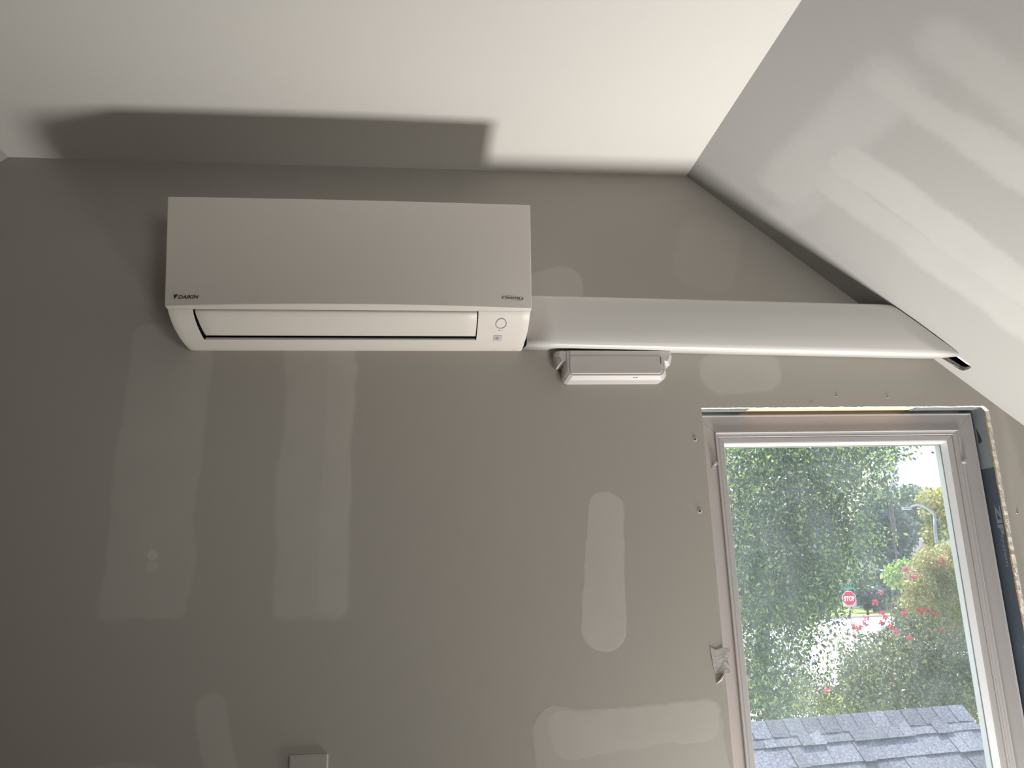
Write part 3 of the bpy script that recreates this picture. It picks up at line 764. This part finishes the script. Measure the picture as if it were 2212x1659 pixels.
mk2 = box('moulded_mark', (0.4965, L - 0.048, 2.0367), (0.500, L - 0.0475, 2.0390), MAT['ink_soft'])
adopt(POD, low, upp, fcv, gr, gs, mk, mk2)

# ------------------------------------------------------------------ blank wall plate
pl = box('wall_plate', (-0.2815, L - 0.0065, 1.126), (-0.2020, L - 0.0002, 1.2455), MAT['plate'])
bevel(pl, 0.0035, 3)
tag(pl, 'blank grey wall plate low on the wall, cut by the bottom of the view', 'wall plate')

# ------------------------------------------------------------------ screws and marks
def screw(px, py, r, label, dx=0):
    p = at(px, py, L)
    s = empty('drywall_screw', (p.x, L, p.z))
    b_ = bmesh.new(); tube(b_, [(p.x, L - 0.0004, p.z), (p.x, L - 0.0012, p.z)], [r * 1.9, r * 1.3], 14)
    dim = bm_obj('dimple', b_, MAT['paper'])
    b_ = bmesh.new(); tube(b_, [(p.x, L - 0.0010, p.z), (p.x, L - 0.0020, p.z)], r * 0.8, 12)
    hd = bm_obj('screw_head', b_, MAT['steel'])
    adopt(s, dim, hd); tag(s, label, 'screw', 'screws in the wall board')
screw(1501, 949, 0.0030, 'popped screw in a raised dimple left of the window top, upper of two')
screw(1511, 1104, 0.0034, 'popped screw in a raised dimple left of the window, lower of two')
screw(1807, 855, 0.0020, 'small dark screw above the window, left of the two in a row')
screw(1917, 857, 0.0020, 'small dark screw above the window, right of the two in a row')
screw(2197, 1107, 0.0020, 'small dark screw in the wall strip right of the window')
def pencil(name, pts, w, parent=None):
    V = []; F = []
    for (a_, b_) in pts:
        q0, q1 = at(*a_, L), at(*b_, L); d = (q1 - q0).normalized(); n = Vector((-d.z, 0, d.x)) * w
        k = len(V)
        for q, s in ((q0, 1), (q0, -1), (q1, -1), (q1, 1)): V.append((q.x + s * n.x, L - 0.0003, q.z + s * n.z))
        F.append((k, k + 1, k + 2, k + 3))
    o = mesh_obj(name, V, F, MAT['pencil']); o.parent = parent; return o
pencil('pencil_cross', [((1748, 864), (1756, 871)), ((1755, 864), (1747, 871))], 0.0004, wall)

# ------------------------------------------------------------------ outside: ground, street, lower roof
GZ = -3.25
g = box('ground', (-120, 3.0, GZ - 0.3), (200, 230, GZ), MAT['grass']); struct(g)
road = box('road', (-60, 19, GZ + 0.001), (140, 66.5, GZ + 0.03), MAT['concrete']); struct(road)
kerb = box('kerb', (-60, 66.5, GZ), (140, 66.9, GZ + 0.18), MAT['kerb']); struct(kerb)
joint = box('road_joint', (-60, 55.0, GZ + 0.031), (140, 55.25, GZ + 0.04), MAT['kerb'], road)

RL, RRr = Vector((0.9, 4.895, 0.628)), Vector((3.60, 5.218, 0.628))
rdir = (RRr - RL).normalized(); rperp = Vector((rdir.y, -rdir.x, 0))      # points at the house
LR = empty('lower_roof', tuple(RRr)); tag(LR, 'grey shingled ridge roof just outside the window, below eye level', 'roof')
rl = (RRr - RL).length
def roofpt(s, q, h, side=1):
    """s along the ridge from its left end, q down the slope, h above the deck"""
    dn = (rperp * side) * math.cos(PI / 4) - Vector((0, 0, 1)) * math.sin(PI / 4)
    nn = (rperp * side) * math.sin(PI / 4) + Vector((0, 0, 1)) * math.cos(PI / 4)
    return RL + rdir * s + dn * q + nn * h
rparts = []
QL = 2.2
V = [roofpt(0, 0, 0), roofpt(rl, 0, 0), roofpt(rl, QL, 0), roofpt(0, QL, 0), roofpt(rl, QL, 0, -1), roofpt(0, QL, 0, -1)]
V += [v - Vector((0, 0, 0.1)) for v in V]
F = [(0, 1, 2, 3), (1, 0, 5, 4), (6, 9, 8, 7), (7, 10, 11, 6), (1, 4, 10, 7), (1, 7, 8, 2), (0, 3, 9, 6), (0, 6, 11, 5), (3, 2, 8, 9), (5, 11, 10, 4)]
rparts.append(mesh_obj('roof_deck', V, F, MAT['houseroof']))
# gable wall under the right end
a0, a1 = roofpt(rl - 0.12, 0.14, -0.1), None
V = [roofpt(rl - .12, 0.12, -.12), roofpt(rl - .12, QL - .1, -.12), roofpt(rl - .12, QL - .1, -.12, -1)]
V += [Vector((V[1].x, V[1].y, GZ)), Vector((V[2].x, V[2].y, GZ))]
V += [v - rdir * (rl - .3) for v in V]
F = [(0, 1, 3, 4, 2), (5, 7, 9, 8, 6), (1, 6, 8, 3), (2, 4, 9, 7)]
rparts.append(mesh_obj('porch_walls', V, F, MAT['outside']))
rs = random.Random(11)
def shingle(s0, s1, q0, q1, h0, h1, th=0.006, drop=0.0):
    V = []
    for (s, q, h) in ((s0, q0, h0), (s1, q0, h0), (s1, q1 + drop, h1), (s0, q1 + drop, h1)):
        V.append(roofpt(s, q, h)); 
    for (s, q, h) in ((s0, q0, h0), (s1, q0, h0), (s1, q1 + drop, h1), (s0, q1 + drop, h1)):
        V.append(roofpt(s, q, h + th))
    F = [(3, 2, 1, 0), (4, 5, 6, 7), (0, 1, 5, 4), (1, 2, 6, 5), (2, 3, 7, 6), (3, 0, 4, 7)]
    return mesh_obj('shingle', V, F, MAT['shingle'])
EXP = 0.137
for c in range(9):
    q0 = 0.062 + c * EXP - 0.03; q1 = 0.062 + (c + 1) * EXP
    s = -rs.uniform(0, 0.2)
    while s < rl - 0.005:
        w = rs.choice((0.085, 0.12, 0.16, 0.2, 0.24))
        s1 = min(s + w, rl)
        lift = rs.choice((0.0, 0.0, 0.006))
        if s1 > 0.02:
            rparts.append(shingle(max(s, 0) + 0.0012, s1 - 0.0012, q0, q1 - (0.012 if lift == 0 else 0), 0.003, 0.014 + lift, 0.005 + lift * .6))
        s = s1
# ridge caps, overlapping to the right
def cap(s0, s1):
    V = []; prof = []
    for side, q in ((1, 0.128), (1, 0.10), (1, 0.03), (1, 0.004), (-1, 0.03), (-1, 0.128)):
        prof.append((side, q))
    out_ = []
    for (s, lift) in ((s0, 0.022), (s1, 0.016)):
        for (side, q) in prof: V.append(roofpt(s, q - (0.006 if (s == s0 and q > .12) else 0), lift, side))
    for (s, lift) in ((s0, 0.014), (s1, 0.008)):
        for (side, q) in prof: V.append(roofpt(s, q - (0.006 if (s == s0 and q > .12) else 0), lift, side))
    n = len(prof); F = []
    for k in range(n - 1):
        F.append((k, k + 1, n + k + 1, n + k)); F.append((2 * n + k, 3 * n + k, 3 * n + k + 1, 2 * n + k + 1))
    F += [(0, n, 3 * n, 2 * n), (n - 1, 3 * n - 1, 4 * n - 1, 2 * n - 1)]
    for k in range(n - 1):
        F.append((k, 2 * n + k, 2 * n + k + 1, k + 1)); F.append((n + k, n + k + 1, 3 * n + k + 1, 3 * n + k))
    return mesh_obj('ridge_cap', V, F, MAT['shingle'])
CE = 0.124; nc = int(rl / CE)
for k in range(nc + 1):
    s1 = rl - k * CE; s0 = s1 - CE + 0.0015
    rparts.append(cap(s0, s1 + 0.001))
adopt(LR, *rparts)

# ------------------------------------------------------------------ planting
def leaves(name, blobs, total, size, mat, parent, seed, aspect=0.55, flat=0.0, kind='stuff', gaps=None):
    """thousands of small leaf blades (folded quads) scattered through ellipsoid blobs (x, y, z, rx, ry, rz, weight)"""
    r = np.random.default_rng(seed)
    w = np.array([b[6] for b in blobs], float); cnt = r.multinomial(total, w / w.sum())
    P = []
    for b, n in zip(blobs, cnt):
        d = r.normal(size=(n, 3)); d /= np.linalg.norm(d, axis=1)[:, None]
        rad = r.random(n) ** (1 / 2.4)
        P.append(np.array(b[:3]) + d * rad[:, None] * np.array(b[3:6]))
    P = np.concatenate(P)
    if gaps:
        c = (P - np.array([0, 0, CAMZ])) @ M.T
        qx = PX + FPX * c[:, 0] / c[:, 2]; qy = PY - FPX * c[:, 1] / c[:, 2]
        keep = np.ones(len(P), bool)
        for (gx, gy, gr, gs, gk) in gaps: keep &= ~((((qx - gx) / gr) ** 2 + ((qy - gy) / gs) ** 2 < 1) & (r.random(len(P)) < gk))
        P = P[keep]
    n = len(P)
    a = r.normal(size=(n, 3)); a[:, 2] -= 0.9; a /= np.linalg.norm(a, axis=1)[:, None]
    b_ = np.cross(a, r.normal(size=(n, 3))); b_ /= np.linalg.norm(b_, axis=1)[:, None]
    c_ = np.cross(a, b_)
    s = size * r.uniform(0.6, 1.25, n)[:, None]
    v0 = P; v1 = P + a * s * .45 + b_ * s * aspect * .5 + c_ * s * .08; v2 = P + a * s; v3 = P + a * s * .45 - b_ * s * aspect * .5 + c_ * s * .08
    V = np.stack([v0, v1, v2, v3], 1).reshape(-1, 3).astype(np.float32)
    me_ = bpy.data.meshes.new(name)
    me_.vertices.add(4 * n); me_.vertices.foreach_set('co', V.ravel())
    me_.loops.add(4 * n); me_.loops.foreach_set('vertex_index', np.arange(4 * n, dtype=np.int32))
    me_.polygons.add(n); me_.polygons.foreach_set('loop_start', np.arange(0, 4 * n, 4, dtype=np.int32))
    me_.update(calc_edges=True); me_.validate()
    me_.materials.append(mat)
    o = bpy.data.objects.new(name, me_); COL.objects.link(o)
    if kind: o['kind'] = kind
    if parent is not None: adopt(parent, o)
    return o
def pxblobs(lst, Y, dy):
    out_ = []
    for q in lst:
        px, py, r = q[:3]; ww = q[3] if len(q) > 3 else 1.0; yy = Y + (q[4] if len(q) > 4 else 0)
        p = at(px, py, yy); k = r / FPX * yy
        out_.append((p.x, p.y, p.z, k, dy, k, ww * r * r / 10000))
    return out_
def trunk(root, pts, rads, name='trunk'):
    b_ = bmesh.new(); tube(b_, pts, rads, 8); o = bm_obj(name, b_, MAT['bark'], None, True); adopt(root, o); return o

# large broad-leaved tree close to the window on the left
TY = 10.0
tb = pxblobs([(1590, 990, 80), (1660, 980, 90, 1.3), (1750, 985, 95, 1.3), (1830, 985, 75, 1.2), (1885, 975, 42, .9), (1905, 1000, 24, .45), (1600, 1080, 90), (1700, 1080, 105, 1.2), (1800, 1075, 85, 1.1), (1862, 1065, 38, .8),
              (1600, 1180, 90, 1.1), (1700, 1180, 110, 1.3), (1800, 1170, 80, 1.1), (1850, 1160, 40, .8), (1620, 1270, 90, 1.1), (1710, 1265, 95, 1.2), (1790, 1255, 65, 1.0),
              (1610, 1350, 60, .9), (1680, 1340, 70, .7), (1750, 1320, 60, .7), (1600, 1430, 55, 1.2), (1660, 1440, 75, .95), (1740, 1420, 60, .6), (1790, 1370, 50, .5), (1640, 1520, 65, 1.5), (1720, 1520, 65, 1.2),
              (1500, 1000, 120, .5), (1480, 1250, 120, .5), (1700, 880, 140, .5)], TY, 1.1)
base = Vector((5.0, 10.6, GZ))
T1 = empty('shade_tree', tuple(base)); tag(T1, 'large leafy green tree filling the left of the window view', 'tree')
c0, c1, c2 = at(1640, 1450, 10.6), at(1660, 1200, 10.5), at(1700, 900, 10.4)
trunk(T1, [base, c0, c1, c2], [0.13, 0.10, 0.07, 0.03])
for (a_, b2, c3) in (((1660, 1250), (1780, 1120), (1880, 990)), ((1655, 1300), (1600, 1150), (1590, 980)), ((1650, 1350), (1740, 1330), (1800, 1300))):
    trunk(T1, [at(*a_, 10.5), at(*b2, 10.2), at(*c3, 10.0)], [0.05, 0.03, 0.012], 'branch')
leaves('foliage', tb, 60000, 0.060, MAT['leaf_big'], T1, 3, gaps=[(1838, 1288, 24, 24, 1.0), (1905, 1325, 60, 60, .97), (1800, 1360, 55, 30, .6), (1778, 1440, 34, 55, .6)])
# a few single leaves sticking out against the sky
fl_ = leaves('outer_leaves', pxblobs([(1918, 985, 10), (1930, 988, 8), (1940, 990, 7), (1949, 984, 5), (1925, 1010, 10), (1912, 1030, 12), (1905, 1050, 14)], 9.6, 0.15), 90, 0.062, MAT['leaf_big'], T1, 8, kind='stuff')

# crape myrtle in the lower right of the view
MY = 8.2
base = Vector((6.2, 8.4, GZ))
T2 = empty('flowering_shrub', tuple(base)); tag(T2, 'tall olive-green shrub with red and pink blossom on the right of the window view', 'shrub')
mb = pxblobs([(2060, 1240, 60, .9), (2010, 1245, 45, .5), (2090, 1320, 60), (2010, 1320, 65, .9), (1960, 1330, 45, .7), (2070, 1400, 80, 1.1), (1980, 1400, 75, 1.1), (1920, 1400, 50, .9), (2000, 1480, 85, 1.2), (1900, 1470, 75, 1.1),
              (1840, 1480, 60, .9), (1780, 1500, 55, .8), (2080, 1490, 80, 1.1), (1860, 1420, 35, .6), (1850, 1540, 80, 1.0), (2000, 1560, 90, 1.0), (2140, 1350, 90, .6), (2150, 1500, 90, .6)], MY, 0.55)
for (a_, b2) in (((2000, 1500), (1960, 1340)), ((2020, 1500), (2060, 1260)), ((1960, 1520), (1900, 1440)), ((1940, 1535), (1905, 1490)), ((1992, 1530), (1990, 1470))):
    p_ = at(*a_, MY - .3); trunk(T2, [base, base.lerp(p_, .6) + Vector((0, 0, 0)), p_, at(*b2, MY - .2)], [0.03, 0.022, 0.014, 0.006], 'stem')
leaves('foliage', mb, 46000, 0.042, MAT['leaf_myrtle'], T2, 21, gaps=[(1838, 1288, 26, 30, 1.0), (1885, 1330, 38, 36, .9), (1780, 1440, 40, 50, .7)])
MAT['leaf_tan'] = leaf_mat('yellow_tan_shrub_leaf', [(0.0, (0.40, 0.42, 0.16)), (0.35, (0.70, 0.68, 0.24)), (0.7, (0.72, 0.48, 0.36)), (0.88, (0.55, 0.70, 0.22))])
leaves('new_growth', pxblobs([(2010, 1215, 38), (2050, 1240, 40), (1985, 1260, 34), (2040, 1290, 38), (2080, 1330, 34, .7), (1975, 1300, 26, .7), (2060, 1190, 26)], MY - 0.45, 0.2), 9000, 0.034, MAT['leaf_tan'], T2, 23)
fl_px = [(1890, 1299, 'r', 9), (1905, 1322, 'r', 7), (1914, 1333, 'r', 9), (1905, 1345, 'r', 8), (1925, 1352, 'r', 9), (1988, 1320, 'r', 10), (2001, 1318, 'r', 9), (2019, 1322, 'r', 11), (1951, 1324, 'r', 7), (1845, 1352, 'r', 8), (1857, 1356, 'r', 8),
         (1963, 1376, 'r', 7), (1935, 1363, 'p', 8), (1871, 1335, 'p', 8), (1868, 1345, 'p', 7), (1958, 1229, 'p', 9), (1975, 1243, 'p', 9), (2035, 1209, 'p', 9), (2031, 1219, 'p', 8), (1904, 1278, 'p', 4), (2035, 1360, 'r', 5), (1787, 1489, 'p', 7)]
for k, (px, py, c, r) in enumerate(fl_px):
    leaves('blossom', pxblobs([(px, py, r * .62)], MY - 0.62, 0.04), 30, 0.026, MAT['petal_red' if c == 'r' else 'petal_pink'], T2, 100 + k, aspect=0.9, kind=None)

def far_tree(name, label, blobs, Y, mat, n, size, seed, trunk_px=None, cat='tree', dy=2.0):
    p = at(blobs[0][0], blobs[0][1], Y)
    b0 = Vector((p.x, Y, GZ)); r = empty(name, tuple(b0)); tag(r, label, cat)
    topz = max(at(b[0], b[1], Y).z for b in blobs)
    trunk(r, [b0, Vector((p.x, Y, (GZ + topz) / 2)), Vector((p.x, Y, topz))], [0.13 * Y / 70, 0.09 * Y / 70, 0.03 * Y / 70])
    leaves('foliage', pxblobs(blobs, Y, dy), n, size, mat, r, seed)
    return r
far_tree('distant_tree', 'dark blue-green tree beyond the road, right of the near leafy tree', [(1905, 1120, 45), (1930, 1150, 50), (1880, 1170, 45), (1925, 1200, 40), (1900, 1075, 22, .7)], 58, MAT['leaf_far_dark'], 7000, 0.42, 31)
far_tree('distant_tree', 'lime-topped tree on the skyline in the window, left of the gap of sky', [(1950, 1080, 26), (1965, 1062, 18), (1940, 1100, 28), (1975, 1100, 30), (1960, 1130, 34)], 76, MAT['leaf_far_green'], 5200, 0.40, 32)
far_tree('distant_tree', 'green tree on the skyline below the street lamp arm', [(1990, 1110, 26), (1985, 1140, 34), (2010, 1135, 28)], 86, MAT['leaf_far_dark'], 5200, 0.45, 33)
far_tree('distant_tree', 'yellow-tinged tree on the skyline at the right edge of the window', [(2015, 1072, 22), (2030, 1100, 30), (2040, 1135, 34), (2045, 1175, 40), (2020, 1150, 18, .5)], 54, MAT['leaf_yellow'], 5600, 0.36, 34)
far_tree('distant_tree', 'pale green trees far left, seen in gaps of the near tree', [(1620, 1262, 34), (1720, 1262, 36), (1800, 1255, 34), (1570, 1262, 34)], 96, MAT['leaf_far_green'], 8000, 0.6, 35)
far_tree('pine_tree', 'thin pine with a bare trunk standing against the white sky', [(1905, 985, 9), (1925, 1000, 8, .8), (1931, 1018, 8, .9), (1918, 1030, 6), (1933, 1035, 6), (1930, 1050, 7), (1905, 1040, 9, .6)], 40, MAT['leaf_far_dark'], 420, 0.16, 36, dy=.5)
b_ = bmesh.new(); tube(b_, [at(1938, 1180, 40), at(1925, 1080, 40), at(1912, 1030, 40), at(1905, 985, 40)], [0.07, 0.06, 0.05, 0.035], 8); po = bm_obj('pine_trunk', b_, MAT['bark'], None, True)
adopt([o for o in COL.objects if o.name == 'pine_tree'][0], po); po.name = 'trunk'
far_tree('lime_bush', 'bright lime bush beyond the road, above the flowering shrub', [(1932, 1240, 20), (1945, 1255, 17), (1955, 1218, 12, .7)], 34, MAT['leaf_lime'], 1300, 0.22, 37, cat='bush', dy=.8)
far_tree('dark_bush', 'low dark bush along the far side of the road by the stop sign', [(1870, 1290, 24), (1900, 1292, 26), (1930, 1290, 26), (1960, 1290, 24)], 68.3, MAT['leaf_far_dark'], 5000, 0.35, 38, cat='bush', dy=.6)
far_tree('grey_bush', 'pale grey-green bush above the dark bush across the road', [(1880, 1255, 26), (1905, 1250, 26), (1850, 1262, 22)], 73.5, MAT['leaf_grey'], 3600, 0.4, 39, cat='bush', dy=1)
far_tree('hedge_bush', 'broad green bushes across the road behind the near tree', [(1800, 1278, 30), (1760, 1285, 36), (1700, 1290, 38), (1640, 1300, 40), (1590, 1300, 40)], 69.5, MAT['leaf_far_green'], 8000, 0.42, 40, cat='bush', dy=.8)
far_tree('screen_tree', 'olive tree at the right edge of the view behind the shrub', [(2060, 1200, 40), (2040, 1260, 45), (2090, 1280, 50), (2010, 1210, 24, .8)], 30, MAT['leaf_myrtle'], 6000, 0.2, 41, dy=1)

# ------------------------------------------------------------------ houses beyond the trees
def house(label, x0, x1, Y, zt, zr_, dep, seed):
    h = empty('house', ((x0 + x1) / 2, Y, GZ)); tag(h, label, 'house')
    ps = [box('house_walls', (x0, Y, GZ), (x1, Y + dep, zt), MAT['siding'])]
    xm = (x0 + x1) / 2; o = 0.35
    V = [(x0 - o, Y - o, zt - .15), (xm, Y - o, zr_), (x1 + o, Y - o, zt - .15), (x0 - o, Y + dep + o, zt - .15), (xm, Y + dep + o, zr_), (x1 + o, Y + dep + o, zt - .15)]
    V += [(a, b, c - .25) for (a, b, c) in V]
    F = [(0, 1, 4, 3), (1, 2, 5, 4), (6, 9, 10, 7), (7, 10, 11, 8), (0, 6, 7, 1), (1, 7, 8, 2), (3, 4, 10, 9), (4, 5, 11, 10), (0, 3, 9, 6), (2, 8, 11, 5)]
    ps.append(mesh_obj('roof', V, F, MAT['houseroof']))
    ps.append(mesh_obj('gable_wall', [(x0, Y, zt - .05), (x1, Y, zt - .05), (xm, Y, zr_ - .35)], [(0, 1, 2)], MAT['siding']))
    for sgn, xe in ((-1, x0 - o), (1, x1 + o)):
        V = []
        for (x, z) in ((xe, zt - .2), (xm, zr_ + .02)):
            for dz in (0.0, -0.42):
                for dy in (-0.45, -0.36): V.append((x, Y + dy, z + dz))
        ps.append(mesh_obj('barge_board', V, [(0, 1, 3, 2), (4, 6, 7, 5), (0, 4, 5, 1), (2, 3, 7, 6), (0, 2, 6, 4), (1, 5, 7, 3)], MAT['whitetrim']))
    for k in (0.3, 0.7):
        xw = x0 + (x1 - x0) * k
        wdw = box('window', (xw - .45, Y - .04, zt - 2.0), (xw + .45, Y + .02, zt - .7), MAT['whitetrim']); ps.append(wdw)
        ps.append(box('window_glass', (xw - .36, Y - .06, zt - 1.9), (xw + .36, Y - .03, zt - .8), MAT['darkglass']))
    adopt(h, *ps)
    return h
pA, pB = at(1950, 1160, 78), at(1988, 1160, 78)
pT = at(1968, 1137, 78)
house('small white-trimmed gabled house among the far trees', pA.x, pB.x, 78, at(1968, 1162, 78).z, pT.z, 5, 1)
pA, pB = at(1872, 1160, 76), at(1915, 1160, 76)
house('pale house half hidden behind the near tree, left of the small gabled one', pA.x, pB.x, 76, at(1893, 1172, 76).z, at(1893, 1148, 76).z, 6, 2)
pA, pB = at(1981, 1154, 62), at(2016, 1164, 62)
sh = empty('white_shed', ((pA.x + pB.x) / 2, 62, GZ)); tag(sh, 'low outbuilding with a flat white roof right of the small gabled house', 'shed')
s1 = box('flat_roof', (pA.x, 61.5, pB.z), (pB.x, 66, pA.z + .05), MAT['whitetrim'], bev=.03); s2 = box('shed_walls', (pA.x + .15, 61.8, GZ), (pB.x - .15, 65.8, pB.z), MAT['kerb'])
s3 = box('door', (pA.x + .5, 61.74, GZ), (pA.x + 1.0, 61.82, GZ + 2), MAT['siding']); adopt(sh, s1, s2, s3)

# ------------------------------------------------------------------ stop sign, street signs, street lamp
SY = 42.0
pc = at(1834, 1293, SY)
SG = empty('stop_sign', (pc.x, SY, GZ)); tag(SG, 'red octagonal stop sign with green street name blades on a steel post', 'road sign')
def octa(r, y, th, name, mat):
    V = []
    for yy in (y, y + th):
        for k in range(8):
            a_ = PI / 8 + k * PI / 4; V.append((pc.x + r * math.cos(a_), yy, pc.z + r * math.sin(a_)))
    F = [tuple(range(7, -1, -1)), tuple(range(8, 16))] + [(k, (k + 1) % 8, 8 + (k + 1) % 8, 8 + k) for k in range(8)]
    return mesh_obj(name, V, F, mat)
sp_ = [octa(0.43, SY - 0.02, 0.01, 'white_border', MAT['signwhite']), octa(0.395, SY - 0.03, 0.008, 'red_face', MAT['signred'])]
sp_.append(lay(fit(text_mesh('STOP', 0.3, offset=0.012), 0.62, 0.27), lambda u, v: Vector((pc.x + u, SY - 0.034, pc.z + v)), 'sign_lettering', MAT['signwhite']))
b_ = bmesh.new(); tube(b_, [(pc.x, SY + 0.02, GZ), (pc.x, SY + 0.02, pc.z + 0.62)], 0.035, 8); sp_.append(bm_obj('post', b_, MAT['galv']))
for k, (ang, dz) in enumerate(((12, 0.56), (-35, 0.74))):
    ca, sa = math.cos(math.radians(ang)), math.sin(math.radians(ang)); V = []
    for u in (-0.45, 0.45):
        for w in (-0.006, 0.006):
            for h in (-0.075, 0.075): V.append((pc.x + u * ca - w * sa, SY + 0.02 + u * sa + w * ca, pc.z + dz + h))
    sp_.append(mesh_obj('street_name_blade', V, [(0, 1, 3, 2), (4, 6, 7, 5), (0, 4, 5, 1), (2, 3, 7, 6), (0, 2, 6, 4), (1, 5, 7, 3)], MAT['signgreen']))
adopt(SG, *sp_)
LY = 33.0
la = [at(2020, 1150, LY), at(2019, 1114, LY), at(2014, 1108, LY), at(2006, 1101, LY), at(1998, 1095.5, LY), at(1989, 1092, LY), at(1980, 1091, LY), at(1972, 1093, LY), at(1965, 1097, LY)]
lb = Vector((la[0].x, LY, GZ))
SLm = empty('street_lamp', tuple(lb)); tag(SLm, 'grey street lamp with a curved arm in front of the yellow tree', 'street lamp')
b_ = bmesh.new(); tube(b_, [lb, la[0], la[1]], [0.09, 0.07, 0.06], 10); q1 = bm_obj('pole', b_, MAT['galv'], None, True)
b_ = bmesh.new(); tube(b_, la[1:], 0.042, 10); q2 = bm_obj('arm', b_, MAT['galv'], None, True)
e_ = la[-1]
q3 = box('lamp_head', (e_.x - .35, LY - .1, e_.z - .08), (e_.x + .05, LY + .1, e_.z + .03), MAT['galv'], bev=.03)
adopt(SLm, q1, q2, q3)
